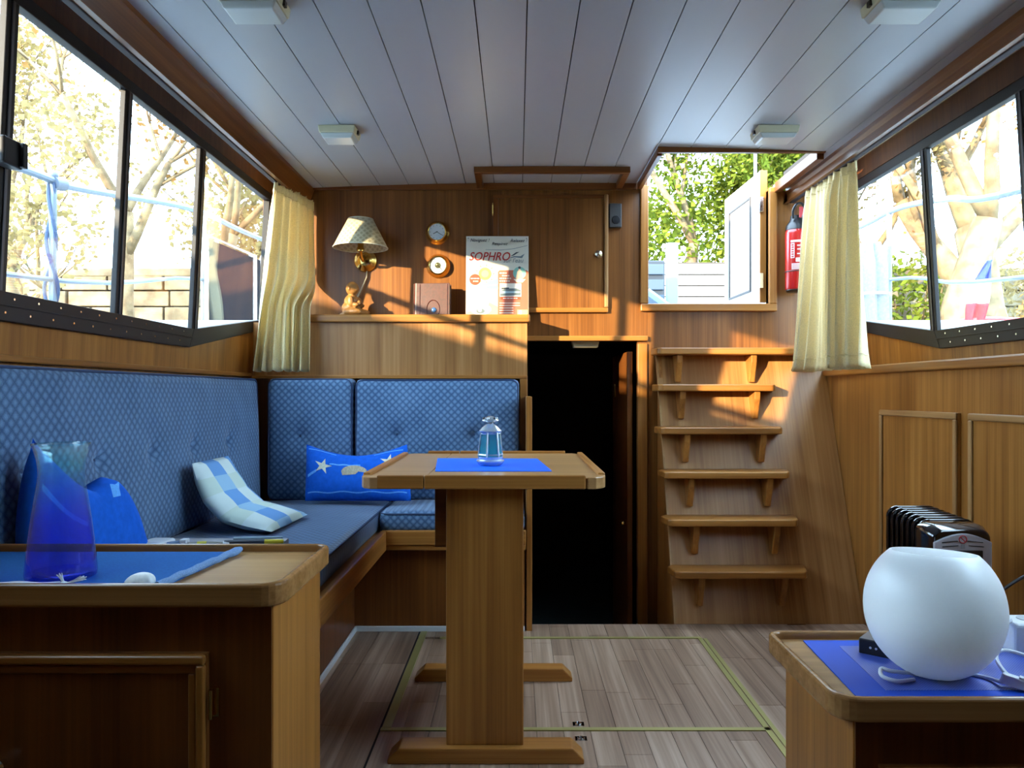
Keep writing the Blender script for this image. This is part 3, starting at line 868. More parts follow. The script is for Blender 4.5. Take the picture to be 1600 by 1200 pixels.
def disc(cx, cy, rx, ry=None, n=24, a0=0, a1=2*PI):
    ry = ry or rx; return [(cx+rx*math.cos(a0+(a1-a0)*k/n), cy+ry*math.sin(a0+(a1-a0)*k/n)) for k in range(n if abs(a1-a0) > 6.2 else n+1)]
def ptext(s, x, y, size, mat, shear=0, z=.0032, align='LEFT', bold=0.0, rot=0.0, sx=1.0):
    me = text_mesh(s, size, shear, 0.0004, align, bold); me.materials.clear(); me.materials.append(pm[mat])
    o = bpy.data.objects.new('lettering', me); COL.objects.link(o); o.parent = po; o.location = (x, y, z); o.rotation_euler = (0,0,rot); o.scale = (sx,1,1); return o
b = MB(); b.box(0, pw_, 0, ph, 0, .0015); obj('card', b, pm['white'], po, local=True)
ptext('Naviguez !', .018, .357, .021, 'dark', .3); ptext('Respirez', .118, .340, .021, 'dark', .3); ptext('Relaxez !', .205, .355, .021, 'dark', .3)
ppoly('wave', [(.09,.318),(.16,.316),(.22,.322),(.285,.338),(.285,.340),(.22,.3245),(.16,.3185),(.09,.320)], 'slate')
ptext('SOPHRO', .012, .268, .056, 'red', .28, bold=.0006, sx=.86)
ptext("sur l'eau", .172, .258, .030, 'slate', .25, sx=.92)
ppoly('swoosh', [(.205,.287),(.232,.307),(.248,.309),(.222,.292)], 'dark'); ppoly('swoosh', [(.188,.275),(.225,.283),(.260,.279),(.272,.300),(.252,.288),(.222,.289)], 'slate')
ppoly('sea', [(.065,.150),(.15,.155),(.15,.185),(.10,.170)], 'sea'); ppoly('sea', [(.09,.135),(.15,.132),(.15,.152),(.10,.148)], 'teal')
ppoly('sun', disc(.088,.205,.030), 'yellow', .0022); ppoly('sun_core', disc(.088,.205,.017), 'gold', .0026)
for k in range(9):
    a = 2*PI*k/9; c_, s_ = math.cos(a), math.sin(a)
    ppoly('sun_ray', [(.088+.037*c_-.003*s_, .205+.037*s_+.003*c_), (.088+.037*c_+.003*s_, .205+.037*s_-.003*c_), (.088+.05*c_, .205+.05*s_)], 'yellow')
ppoly('badge', disc(.042,.178,.026), 'orange', .0028)
def pline(x, y, w, h, mat='white'):
    # a line of print too small to read: a row of word-length dashes
    rr = random.Random(int(x*1e4+y*1e5)); xx = x
    while xx < x+w-.004:
        ww = min(rr.uniform(.006, .016), x+w-xx); ppoly('print_line', [(xx,y),(xx+ww,y),(xx+ww,y+h),(xx,y+h)], mat, .0036); xx += ww+.0022
pline(.022, .180, .040, .005); pline(.033, .167, .026, .005)
ppoly('sand', [(.0,.0),(.15,.0),(.15,.05),(.11,.07),(0,.02)], 'sand', .0016)
ppoly('shell', disc(.062,.072,.046,.036), 'shell', .0022); ppoly('shell', [(.008,.045),(.05,.060),(.098,.070),(.085,.088),(.045,.085),(.02,.065)], 'white', .0028)
ppoly('shell', disc(.070,.038,.048,.026), 'pale', .0026); ppoly('shell', disc(.068,.030,.020,.012), 'grey', .0030); ppoly('pearl', disc(.065,.034,.009), 'white', .0034)
ppoly('panel', [(.148,0),(.289,0),(.289,.215),(.282,.222),(.156,.222),(.148,.214)], 'salmon', .0018)
for i, (a_, w_) in enumerate(((0,.040),(.012,.034),(0,.054),(0,.052))): pline(.155+a_, .205-i*.0125, w_, .006)
ppoly('portrait', disc(.248,.208,.030), 'teal', .0024); ppoly('figure', [(.232,.182),(.264,.182),(.258,.215),(.252,.222),(.252,.232),(.244,.232),(.244,.222),(.238,.215)], 'skin', .0030)
ppoly('hair', disc(.248,.234,.006), 'dark', .0032); ppoly('hull', [(.220,.180),(.277,.180),(.262,.164),(.236,.164)], 'white', .0030)
ppoly('photo', [(.156,.098),(.256,.098),(.256,.160),(.156,.160)], 'pale', .0026); ppoly('boat', [(.158,.101),(.254,.104),(.254,.128),(.235,.136),(.19,.136),(.158,.126)], 'grey', .0030)
ppoly('boat', [(.164,.132),(.20,.134),(.20,.140),(.164,.140)], 'dark', .0032); ppoly('wake', [(.16,.112),(.25,.116),(.25,.122),(.16,.124)], 'blue', .0034)
pline(.172, .087, .066, .005); pbox('caption_band', .160, .252, .083, .097, 'orange', .0022)
for i in range(6): ppoly('text_line', [(.156,.066-i*.0115),(.25-.03*(i%3==2)-.03*(i>2),.066-i*.0115),(.25-.03*(i%3==2)-.03*(i>2),.069-i*.0115),(.156,.069-i*.0115)], 'pale', .0026)
ppoly('candle', [(.238,.0),(.285,.0),(.285,.036),(.238,.036)], 'gold', .0024); ppoly('candle', [(.246,.0),(.258,.0),(.258,.034),(.246,.034)], 'white', .0030)
for xx in (.010, .281): ppoly('pin', disc(xx, .373, .0022, n=8), 'dark', .003)

# --- wall lamp
wlp = thing('wall_lamp', 'brass wall lamp with a beige patterned shade on the bulkhead', 'lamp', (-.71, 3.55, .55))
b = MB(); b.lathe([(.0,-.001),(.054,0),(.054,-.008),(.050,-.014),(.040,-.018),(.036,-.026),(.020,-.034),(.0,-.036)], 32, (-.711,YB,.624), 'y', cap=False); obj('back_plate', b, M['brass'], wlp, smooth=True, angle=50)
b = MB(); b.tube([(-.711,3.585,.624),(-.711,3.54,.612),(-.711,3.50,.622),(-.7065,3.466,.645),(-.7065,3.466,.668)], .007, 10); obj('arm', b, M['brass'], wlp, smooth=True)
b = MB(); b.lathe([(.0,.640),(.016,.642),(.018,.655),(.014,.66),(.014,.71),(.0,.71)], 16, (-.7065,3.466,0), cap=False); obj('bulb_holder', b, M['brass'], wlp, smooth=True, angle=50)
b = MB(); b.sphere((-.7065,3.466,.735), (.018,.018,.028)); obj('bulb', b, M['white'], wlp, smooth=True)
M['shade'] = diamond_fabric('beige_patterned_shade', 'xz', .024, srgb(200,190,158), srgb(146,134,104))
b = MB(); b.lathe([(.1215,.658),(.0555,.786)], 40, (-.7065,3.466,0), cap=False); obj('shade', b, M['shade'], wlp, smooth=True, solid=.002)
b = MB(); b.tube([(-.7065+.1215*math.cos(2*PI*k/40),3.466+.1215*math.sin(2*PI*k/40),.658) for k in range(40)], .0022, 6, True)
b.tube([(-.7065+.0555*math.cos(2*PI*k/28),3.466+.0555*math.sin(2*PI*k/28),.786) for k in range(28)], .0022, 6, True); obj('shade_trim', b, M['print_cream'], wlp, smooth=True)
b = MB(); b.tube([(-.704,3.600,.575),(-.705,3.596,.545),(-.722,3.594,.505),(-.742,3.592,.46),(-.765,3.59,.41),(-.80,3.585,.36),(-.86,3.58,.356),(-.95,3.575,.356)], .0032, 8); obj('flex', b, plain('pale_flex', (.42,.36,.25), .5), wlp, smooth=True)

# --- monk statuette
st_ = thing('monk_statuette', 'small light brown seated monk statuette beneath the wall lamp', 'statuette', (-.752, 3.50, ZS))
b = MB()
b.sphere((.004,-.004,.126), (.030,.029,.032)); b.sphere((.030,-.012,.120), (.008,.008,.007))
b.sphere((.002,0,.098), (.016,.016,.014)); b.sphere((-.002,0,.066), (.034,.036,.036)); b.sphere((-.006,0,.036), (.042,.046,.034))
b.sphere((.022,-.034,.018), (.050,.024,.018)); b.sphere((.024,.032,.018), (.050,.024,.018)); b.sphere((.055,-.004,.015), (.022,.046,.014)); b.sphere((-.01,0,.008), (.05,.05,.012))
b.sphere((.012,-.034,.066), (.016,.013,.026)); b.sphere((.030,-.026,.050), (.020,.011,.011)); b.sphere((.044,-.010,.058), (.010,.012,.014)); b.sphere((.012,.034,.066), (.016,.013,.026)); b.sphere((.030,.024,.050), (.020,.011,.011))
b.sphere((.004,-.034,.124), (.007,.004,.010)); b.sphere((.004,.026,.124), (.007,.004,.010))
so = obj('figure', b, plain('carved_light_wood', srgb(150,104,52), .45, noise_amt=.25, nscale=60), st_, local=True)
rm = so.modifiers.new('remesh', 'REMESH'); rm.mode = 'VOXEL'; rm.voxel_size = .0028; rm.use_smooth_shade = True
sm = so.modifiers.new('smooth', 'SMOOTH'); sm.iterations = 4
st_.rotation_euler = (0, 0, -.35)

# --- clock and barometer
def dial(nm, label, cat, x, z, clock):
    t = thing(nm, label, cat, (x, YB, z-.054))
    c = (x, YB, z)
    b = MB(); b.lathe([(.0,0),(.054,0),(.056,-.006),(.052,-.012),(.047,-.020),(.045,-.032),(.041,-.036),(.038,-.034),(.038,-.028)], 40, c, 'y', cap=False); obj('case', b, M['brass'], t, smooth=True, angle=40)
    b = MB(); b.lathe([(.0,-.028),(.0385,-.028)], 32, c, 'y', cap=False); d = obj('dial_face', b, plain(nm+'_face', (.72,.74,.80), .4), t)
    for k in range(12):
        a = 2*PI*k/12; b = MB(); Mx = Matrix.Translation(Vector((x, YB-.0285, z))) @ Matrix.Rotation(a, 4, 'Y')
        b.box(-.0008, .0008, -.0006, 0, .029, .034, Mx); obj('tick', b, M['black'], d)
    if clock:
        for a, L_, w in ((math.radians(122), .028, .0011), (math.radians(-118), .019, .0015)):
            b = MB(); Mx = Matrix.Translation(Vector((x, YB-.030, z))) @ Matrix.Rotation(a, 4, 'Y'); b.box(-w, w, -.0008, 0, -.004, L_, Mx); obj('hand', b, M['black'], d)
    else:
        b = MB(); b.lathe([(.0,-.0295),(.014,-.0295),(.014,-.0285)], 20, c, 'y', cap=False); obj('movement', b, plain('dark_movement', (.10,.10,.06), .4, metal=.5), d)
        b = MB(); b.lathe([(.0,-.033),(.005,-.031),(.006,-.029)], 14, (x-.003, YB, z+.003), 'y', cap=False); obj('spindle', b, M['brass'], d, smooth=True)
        b = MB(); Mx = Matrix.Translation(Vector((x, YB-.031, z))) @ Matrix.Rotation(2.4, 4, 'Y'); b.box(-.0009, .0009, -.0008, 0, -.010, .030, Mx); obj('needle', b, M['brass'], d)
    b = MB(); b.lathe([(.0,-.0345),(.038,-.0338)], 32, c, 'y', cap=False); obj('glass_cover', b, M['glass'], t)
dial('wall_clock', 'round brass wall clock with white dial above the barometer', 'clock', -.374, .754, True)
dial('barometer', 'round brass barometer with open centre below the clock', 'barometer', -.370, .598, False)

# --- leather journal
jn = thing('leather_journal', 'tooled brown leather journal with a blue stone standing on the shelf', 'book', (-.385, 3.535, ZS)); jn.rotation_euler = (-.06, 0, -.10)
lea = plain('brown_leather', srgb(70,26,14), .42, noise_amt=.3, nscale=90)
b = MB(); b.box(-.078, .078, -.021, -.017, 0, .155); obj('front_cover', b, lea, jn, bevel=.0015, local=True)
b = MB(); b.box(-.078, .078, .017, .021, 0, .155); obj('back_cover', b, lea, jn, bevel=.0015, local=True)
b = MB(); b.lathe([(.021,0),(.021,.155)], 16, (-.074,0,0)); obj('spine', b, lea, jn, smooth=True, local=True)
b = MB(); b.box(-.072, .073, -.017, .017, .004, .150); obj('pages', b, plain('deckle_pages', (.48,.38,.25), .8, noise_amt=.2, nscale=300), jn, local=True)
b = MB(); b.tube([(.002+.030*math.cos(2*PI*k/24), -.0215, .034+.042*math.sin(2*PI*k/24)) for k in range(24)], .0022, 6, True); obj('oval_tooling', b, lea, jn, smooth=True, local=True)
b = MB(); b.tube([(-.060,-.0215,.004),(-.060,-.0215,.150)], .0018, 6); b.tube([(.068,-.0215,.004),(.068,-.0215,.150)], .0018, 6); obj('border_tooling', b, lea, jn, smooth=True, local=True)
b = MB(); b.sphere((.006,-.023,.030), (.012,.006,.012)); obj('blue_stone', b, plain('blue_stone', srgb(60,100,150), .2), jn, smooth=True, local=True)

# --- bulkhead locker door
wc = thing('wall_locker', 'flush wooden locker door with a small round knob on the bulkhead', 'cabinet', (.155, YB, .38))
b = MB(); b.box(-.088, .408, YB-.012, YB, .402, .915); dd = obj('door', b, M['bulkhead'], wc, bevel=.002)
for (x0,x1,z0,z1,mt,yy) in ((-.114,.426,.380,.402,'teak_x',.022),(-.114,.426,.915,.932,'dark_x',.014),(-.114,-.088,.402,.915,'dark_z',.014)):
    b = MB(); b.box(x0, x1, YB-yy, YB, z0, z1); obj('frame_moulding', b, M[mt], wc, bevel=.004, seg=3)
b = MB(); b.box(.408, .426, YB-.026, YB, .402, .932); obj('frame_moulding', b, M['pale_z'], wc, bevel=.006, seg=3)
b = MB(); b.lathe([(.0,-.030),(.010,-.029),(.016,-.024),(.017,-.019),(.010,-.014),(.018,-.012)], 20, (.381, YB, .653), 'y', cap=False); obj('knob', b, plain('knob_nickel', (.70,.66,.52), .2, metal=1), dd, smooth=True)
b = MB(); b.lathe([(.004,-.02),(.004,.02)], 8, (-.114, YB-.016, .862)); b.lathe([(.002,-.03),(.002,.03)], 8, (-.114, YB-.016, .862)); obj('hinge', b, M['brass'], wc, smooth=True)
# --- small black speaker box
t = thing('wall_speaker', 'small black wall box with round dial beside the locker door', 'speaker', (.460, YB, .777))
b = MB(); b.box(.431, .489, YB-.022, YB, .777, .890); obj('housing', b, plain('charcoal_plastic', (.045,.042,.042), .5), t, bevel=.004)
b = MB(); b.lathe([(.0,-.027),(.018,-.026),(.020,-.022)], 20, (.462, YB, .812), 'y', cap=False); obj('dial', b, M['black'], t, smooth=True)
# --- doorway lamp
t = thing('doorway_lamp', 'small grey lamp fixed inside the head of the dark doorway', 'lamp', (.325, 3.72, .23))
b = MB(); b.loft([(.255,3.68,.285),(.402,3.68,.285),(.402,3.76,.285),(.255,3.76,.285)], [(.272,3.685,.222),(.388,3.685,.222),(.388,3.755,.222),(.272,3.755,.222)]); obj('housing', b, M['cream'], t, bevel=.003)
b = MB(); b.box(.318, .336, 3.674, 3.682, .255, .275); obj('switch', b, M['black'], t)

# --- ceiling lamps
k = 0
for (x, ya, wd, lab) in ((-.650, 1.842, .152, 'cream ceiling lamp over the left cabinet, switch facing inward'), (-.655, 2.780, .135, 'cream ceiling lamp near the left curtain, switch facing inward'),
                     (.950, 1.842, .160, 'cream ceiling lamp over the right cabinet at the frame top'), (.950, 2.780, .150, 'cream ceiling lamp just before the open roof hatch')):
    t = thing('ceiling_lamp', lab, 'lamp', (x, ya+.055, zc(x)), 'ceiling lamps')
    zt = zc(x)-.0005; sgn = 1 if x < 0 else -1
    b = MB(); b.loft([(x-wd/2,ya,zt),(x+wd/2,ya,zt),(x+wd/2,ya+.11,zt),(x-wd/2,ya+.11,zt)], [(x-wd/2+.004,ya+.004,zt-.026),(x+wd/2-.004,ya+.004,zt-.026),(x+wd/2-.004,ya+.106,zt-.026),(x-wd/2+.004,ya+.106,zt-.026)]); obj('housing', b, M['cream'], t, bevel=.003)
    b = MB(); b.loft([(x-wd/2+.006,ya+.006,zt-.026),(x+wd/2-.006,ya+.006,zt-.026),(x+wd/2-.006,ya+.104,zt-.026),(x-wd/2+.006,ya+.104,zt-.026)], [(x-wd/2+.016,ya+.012,zt-.044),(x+wd/2-.016,ya+.012,zt-.044),(x+wd/2-.016,ya+.098,zt-.044),(x-wd/2+.016,ya+.098,zt-.044)]); obj('diffuser', b, M['lens'], t, bevel=.004, seg=3)
    b = MB(); xs = x+sgn*wd/2; b.box(xs-.004, xs+.004, ya+.045, ya+.062, zt-.020, zt-.006); obj('switch', b, M['black'], t, bevel=.001)

# ================================================================== PEDESTAL TABLE
TT = -.215                      # table surface
tb = thing('pedestal_table', 'varnished wooden pedestal table with raised edge rails and cross feet', 'table', (-.085, 2.3, FZ))
lx, rx, fy, ry = -.403, .230, 1.935, 2.775
cut = -.2355
b = MB(); slab(b, [(cut,fy+.012),(rx-.045,fy+.012),(rx-.012,fy+.030),(rx-.004,fy+.06),(rx-.004,ry-.05),(rx-.03,ry-.012),(cut,ry-.012)], TT-.026, TT); obj('tabletop', b, M['pale_x'], tb, bevel=.002)
b = MB(); slab(b, [(lx+.045,fy+.012),(cut-.002,fy+.012),(cut-.002,ry-.012),(lx+.03,ry-.012),(lx+.004,ry-.05),(lx+.004,fy+.06),(lx+.012,fy+.030)], TT-.026, TT); obj('leaf', b, M['pale_x'], tb, bevel=.002)
def rail(x0, x1, y0, y1, mt):
    b = MB(); b.box(x0, x1, y0, y1, TT-.026, TT+.0085); obj('edge_rail', b, M[mt], tb, bevel=.003, seg=2)
rail(-.354, cut-.001, fy, fy+.018, 'teak_x'); rail(cut+.001, .173, fy, fy+.018, 'teak_x')
rail(-.320, -.2075, ry-.018, ry, 'teak_x'); rail(-.2055, .173, ry-.018, ry, 'teak_x')
rail(lx, lx+.018, fy+.075, ry-.06, 'teak_y'); rail(rx-.018, rx, fy+.075, ry-.06, 'teak_y')
for (sx, xx) in ((1, lx), (-1, rx)):          # rounded corner blocks
    out = [(xx,fy+.075),(xx+sx*.003,fy+.045),(xx+sx*.012,fy+.022),(xx+sx*.030,fy+.006),(xx+sx*.052,fy+.004),(xx+sx*.052,fy+.020),(xx+sx*.018,fy+.075)]
    b = MB(); slab(b, out, TT-.0265, TT+.003); obj('corner_block', b, M['pale_x'], tb, bevel=.002)
b = MB(); b.box(-.184, .0166, 1.986, 2.57, -.911, TT-.026); obj('column', b, M['teak_z'], tb, bevel=.004)
b = MB(); b.box(-.236, .010, 2.20, 2.45, -.44, TT-.027); obj('top_support', b, M['dark_x'], tb, bevel=.003)
for (y0, y1, xa, xb) in ((1.966, 2.035, -.333, .172), (2.530, 2.592, -.338, .182)):
    b = MB(); rA = [(xa,y0,FZ),(xb,y0,FZ),(xb,y0,FZ+.012),(xb-.030,y0,FZ+.041),(xa+.030,y0,FZ+.041),(xa,y0,FZ+.012)]
    b.loft(rA, [(x,y1,z) for x,_,z in rA]); obj('foot', b, M['teak_x'], tb, bevel=.003)

# --- table mat
M['mat_blue'] = plain('bright_blue_mat', srgb(14,98,232), .6, spec=.2, noise_amt=.05, nscale=400)
b = MB(); slab(b, [(-.2255,2.115),(.096,2.118),(.066,2.52),(-.262,2.53)], TT, TT+.002)
tag(obj('table_mat', b, M['mat_blue']), 'bright blue place mat lying beneath the lantern on the table', 'place mat')

# --- lantern
lz = TT+.002; lc = (-.0795, 2.285)
ln = thing('lantern', 'small silver metal lantern with turquoise glass standing on the table', 'lantern', (lc[0], lc[1], lz))
M['silver_metal'] = plain('silver_lantern_metal', (.52,.60,.67), .25, metal=.65)
M['teal_glass'] = None
def tinted_glass(name, ramp, z0, z1, diff=.12, gloss_rough=.03):
    m = bpy.data.materials.new(name); m.use_nodes = True; nt = m.node_tree; N = nt.nodes; L = nt.links; N.clear()
    out = N.new('ShaderNodeOutputMaterial'); g = N.new('ShaderNodeNewGeometry'); sx = N.new('ShaderNodeSeparateXYZ'); L.new(g.outputs['Position'], sx.inputs[0])
    mr = N.new('ShaderNodeMapRange'); mr.inputs['From Min'].default_value = z0+E; mr.inputs['From Max'].default_value = z1+E; L.new(sx.outputs[2], mr.inputs['Value'])
    r = N.new('ShaderNodeValToRGB'); cr = r.color_ramp
    while len(cr.elements) < len(ramp): cr.elements.new(.5)
    for e, (p, c) in zip(cr.elements, ramp): e.position = p; e.color = (*c, 1)
    L.new(mr.outputs[0], r.inputs['Fac'])
    t = N.new('ShaderNodeBsdfTransparent'); L.new(r.outputs['Color'], t.inputs['Color'])
    tr = N.new('ShaderNodeBsdfTranslucent'); L.new(r.outputs['Color'], tr.inputs['Color'])
    df = N.new('ShaderNodeBsdfDiffuse'); L.new(r.outputs['Color'], df.inputs['Color'])
    a = N.new('ShaderNodeMixShader'); a.inputs[0].default_value = .5; L.new(tr.outputs[0], a.inputs[1]); L.new(df.outputs[0], a.inputs[2])
    m1 = N.new('ShaderNodeMixShader'); m1.inputs[0].default_value = diff; L.new(t.outputs[0], m1.inputs[1]); L.new(a.outputs[0], m1.inputs[2])
    gl = N.new('ShaderNodeBsdfGlossy'); gl.inputs['Roughness'].default_value = gloss_rough
    fr = schlick(N, L)
    m2 = N.new('ShaderNodeMixShader'); L.new(fr.outputs[0], m2.inputs[0]); L.new(m1.outputs[0], m2.inputs[1]); L.new(gl.outputs[0], m2.inputs[2])
    L.new(m2.outputs[0], out.inputs['Surface']); return m
M['teal_glass'] = tinted_glass('turquoise_glass', [(0,(.20,.72,.80)),(1,(.22,.62,.70))], lz, lz+.12, .30)
b = MB(); b.lathe([(.0,0),(.030,0),(.034,.002),(.042,.012),(.042,.015),(.036,.018),(.037,.026),(.0,.026)], 32, (lc[0],lc[1],lz), cap=False); obj('base', b, M['silver_metal'], ln, smooth=True, angle=30)
def hexp(r, z, k, off=.26): a = off+k*PI/3; return Vector((lc[0]+r*math.cos(a), lc[1]+r*math.sin(a), lz+z))
zb, zt, rb, rt = .026, .098, .0365, .0285
for k in range(6):
    b = MB(); b.tube([hexp(rb,zb,k), hexp(rt,zt,k)], .0032, 6); obj('frame_bar', b, M['silver_metal'], ln, smooth=True)
    b = MB(); q = [hexp(rb-.002,zb,k), hexp(rb-.002,zb,k+1), hexp(rt-.002,zt,k+1), hexp(rt-.002,zt,k)]
    n_ = ((q[1]-q[0]).cross(q[3]-q[0])).normalized()*.0012; b.loft([p-n_ for p in q], [p+n_ for p in q]); obj('glass_pane', b, M['teal_glass'], ln)
    for (a1, a2, zz, rr_) in ((k, k+1, zb+.006, rb-.0005), (k, k+1, zt-.004, rt)):
        b = MB(); b.tube([hexp(rr_,zz,a1), hexp(rr_,zz,a2)], .0022, 5); obj('frame_rung', b, M['silver_metal'], ln, smooth=True)
b = MB(); b.lathe([(.0,.098),(.031,.098),(.034,.101),(.034,.103),(.031,.106),(.024,.114),(.014,.121),(.009,.123),(.009,.127),(.017,.129),(.026,.133),(.024,.136),(.016,.140),(.008,.146),(.0,.147)], 28, (lc[0],lc[1],lz), cap=False); obj('roof', b, M['silver_metal'], ln, smooth=True, angle=35)
for k in range(6): 
    b = MB(); a = k*PI/3+.2; b.sphere((lc[0]+.019*math.cos(a), lc[1]+.019*math.sin(a), lz+.139), .0042, 10, 6); obj('vent_boss', b, M['black'] if k%2 else M['silver_metal'], ln, smooth=True)
b = MB(); b.lathe([(.0,.026),(.014,.026),(.014,.036),(.0,.036)], 16, (lc[0],lc[1],lz), cap=False); obj('tea_light', b, M['white'], ln, smooth=True, angle=40)

# ================================================================== NEAR CABINETS
M['lip'] = wood('worn_teak_lip', ((.16,.066,.018,1), (.27,.125,.04,1), (.38,.19,.07,1)), 'x', rough=.25)
def low_cabinet(nm, label, x0, x1, y0, y1, ztop, lipw, corner, ov):
    """x0..x1,y0..y1 = outline of the top; ztop = top of the raised lip; corner: +1 free end at x1, -1 at x0"""
    t = thing(nm, label, 'cabinet', ((x0+x1)/2, (y0+y1)/2, FZ))
    r = .045; rs = (0,r,.03,0) if corner > 0 else (r,0,0,.03)
    out = rrect(x0, x1, y0, y1, rs, 6); inn = rrect(x0+lipw, x1-lipw, y0+lipw, y1-lipw, tuple(max(q-lipw, .004) if q else 0 for q in rs), 6)
    b = MB(); slab(b, inn, ztop-.038, ztop-.015); obj('top_board', b, M['pale_x'], t)
    b = MB(); ringslab(b, out, inn, ztop-.040, ztop); obj('top_lip', b, M['lip'], t, bevel=.006, seg=3)
    bx0, bx1 = (x0+.002, x1-ov) if corner > 0 else (x0+ov, x1-.002)
    b = MB(); b.box(bx0, bx1, y0+.032, y1-.006, FZ, ztop-.040)
    obj('body', b, M['teak_z'], t, bevel=.002)
    b = MB(); b.box(bx0+.002, bx1-.002, y0+.0285, y0+.0325, FZ+.01, ztop-.045); obj('face_board', b, M['dark_z'], t)
    return t
CZ = -.3125
lcab = low_cabinet('front_cabinet', 'low wooden cabinet with a lipped top carrying the blue carafe', -1.180, -.387, 1.259, 1.605, CZ, .014, 1, .023)
# its door
fx = 1.2875
b = MB(); b.box(-.93, -.515, fx-.014, fx, FZ+.06, -.4315); dr = obj('door', b, M['dark_z'], lcab, bevel=.002)
for (a, c, e, f, mt, pr) in ((-.93,-.515,-.4475,-.4315,'teak_x',.026), (-.93,-.527,-.463,-.449,'teak_x',.020), (-.530,-.515,FZ+.06,-.4475,'teak_z',.026), (-.544,-.532,FZ+.06,-.463,'teak_z',.020)):
    b = MB(); b.box(a, c, fx-pr, fx-.013, e, f); obj('moulding', b, M[mt], dr, bevel=.005, seg=3)
b = MB(); b.lathe([(.004,-.024),(.004,.024)], 10, (-.508, fx-.016, -.515)); obj('hinge_pin', b, M['brass'], lcab)
b = MB(); b.box(-.513, -.498, fx-.006, fx+.0, -.539, -.491); obj('hinge', b, M['brass'], lcab)
b = MB(); b.lathe([(.0,-.042),(.010,-.040),(.014,-.035),(.012,-.030),(.006,-.026),(.006,-.014)], 18, (-.851, fx, -.611), 'y', cap=False); obj('knob', b, M['chrome'], dr, smooth=True)

RZ = -.475
rcab = low_cabinet('right_cabinet', 'low wooden cabinet with a lipped top carrying the white globe lamp', .498, 1.395, 1.197, 1.545, RZ, .014, -1, .040)
fx = 1.2255
b = MB(); b.box(.575, 1.30, fx-.012, fx, FZ+.05, -.590); dr = obj('door', b, M['dark_z'], rcab, bevel=.002)
for (a, c, e, f, mt) in ((.575,1.30,-.607,-.5895,'teak_x'), (.575,.592,FZ+.05,-.607,'teak_z')):
    b = MB(); b.box(a, c, fx-.022, fx-.011, e, f); obj('moulding', b, M[mt], dr, bevel=.006, seg=3)

# --- cloth mat, roll edge, carafe, shell, ribbon
sz = CZ-.015
M['mat_cloth'] = cloth_mat('blue_cotton_mat', srgb(34,92,158)[:3], 0, 260, .12)
t = thing('cloth_mat', 'medium blue cotton mat with corded edge on the left cabinet', 'mat', (-.8, 1.43, sz))
b = MB(); slab(b, [(-1.10,1.279),(-.600,1.279),(-.570,1.576),(-1.10,1.576)], sz, sz+.003); obj('cloth', b, M['mat_cloth'], t)
cordm = cloth_mat('pale_blue_cord', srgb(112,142,184)[:3], 0, 500, .25)
b = MB(); pts = [Vector((-.600,1.280,sz+.008)).lerp(Vector((-.567,1.570,sz+.009)), k/16)+Vector((.0018*math.sin(k*1.3),0,.001*math.sin(k*2.1))) for k in range(17)]
b.tube(pts, [.0063]*14+[.0075,.0085,.005], 10); obj('corded_edge', b, cordm, t, smooth=True)

M['carafe'] = tinted_glass('blue_carafe_glass', [(0,(.50,.52,.96)),(.45,(.54,.60,.97)),(.66,(.60,.80,.97)),(.85,(.72,.94,.95)),(1,(.88,.98,.98))], sz, sz+.237, .05)
cc = (-.8053, 1.357, sz+.003)
ca = thing('glass_carafe', 'tall waisted blue glass carafe standing on the blue mat', 'carafe', cc)
prof = [(.0,.000),(.060,.000),(.0645,.004),(.0655,.012),(.0630,.040),(.0590,.080),(.0540,.120),(.0490,.155),(.0450,.180),(.0425,.200),(.0418,.215),(.0425,.228),(.0450,.243),(.0490,.258),(.0535,.2705)]
prof = [(r_*.87, z_*.87) for r_, z_ in prof]
inn = [(r_-.0026, z_) for r_, z_ in reversed(prof[3:])]
b = MB(); b.lathe(prof+[(.0457,.2366)]+inn+[(.048,.013),(.0,.012)], 48, cc, cap=False); obj('vessel', b, M['carafe'], ca, smooth=True, angle=60)
b = MB(); b.tube([(cc[0]+.0456*math.cos(2*PI*k/48), cc[1]+.0456*math.sin(2*PI*k/48), cc[2]+.2362) for k in range(48)], .0013, 6, True); obj('rim', b, glass_pane('rim_glass', (.8,.95,.98)), ca, smooth=True)

b = MB(); base = Vector((-.645, 1.312, sz+.003)); rs = []
for j in range(9):          # ribbed scallop valve lying dome side up
    t_ = j/8*PI/2; ring = []
    for i in range(40):
        a = 2*PI*i/40; rib = 1+.035*math.cos(i*PI/2)*math.cos(t_)
        ring.append(base + Vector((.0262*math.cos(a)*math.cos(t_)*rib+.006*math.sin(t_), .018*math.sin(a)*math.cos(t_)*rib, .019*math.sin(t_)+.0003)))
    rs.append(ring)
b.rings(rs)
tag(obj('seashell', b, plain('white_shell', (.80,.82,.80), .4, noise_amt=.06, nscale=200), smooth=True), 'small white scallop shell lying on the blue cotton mat', 'seashell')
t = thing('ribbon', 'white printed ribbon with frayed knot at the cabinet front edge', 'ribbon', (-.88, 1.284, sz+.003))
b = MB(); b.surf(lambda u, v: Vector((-1.0+.235*u, 1.276+.011*v, sz+.006+.006*v+.001*math.sin(u*20))), 24, 2); obj('band', b, plain('ribbon_white', (.70,.76,.84), .7), t, solid=.0012)
dkp = plain('ribbon_ink', (.12,.13,.18), .7)
b = MB(); random.seed(3); xx = -.99
while xx < -.80:
    w_ = random.uniform(.003,.009); b.box(xx, xx+w_, 1.279, 1.283, sz+.0088, sz+.0104); xx += w_+.004
obj('printed_line', b, dkp, t)
strand = plain('cotton_strand', (.74,.80,.84), .8)
b = MB(); random.seed(8)
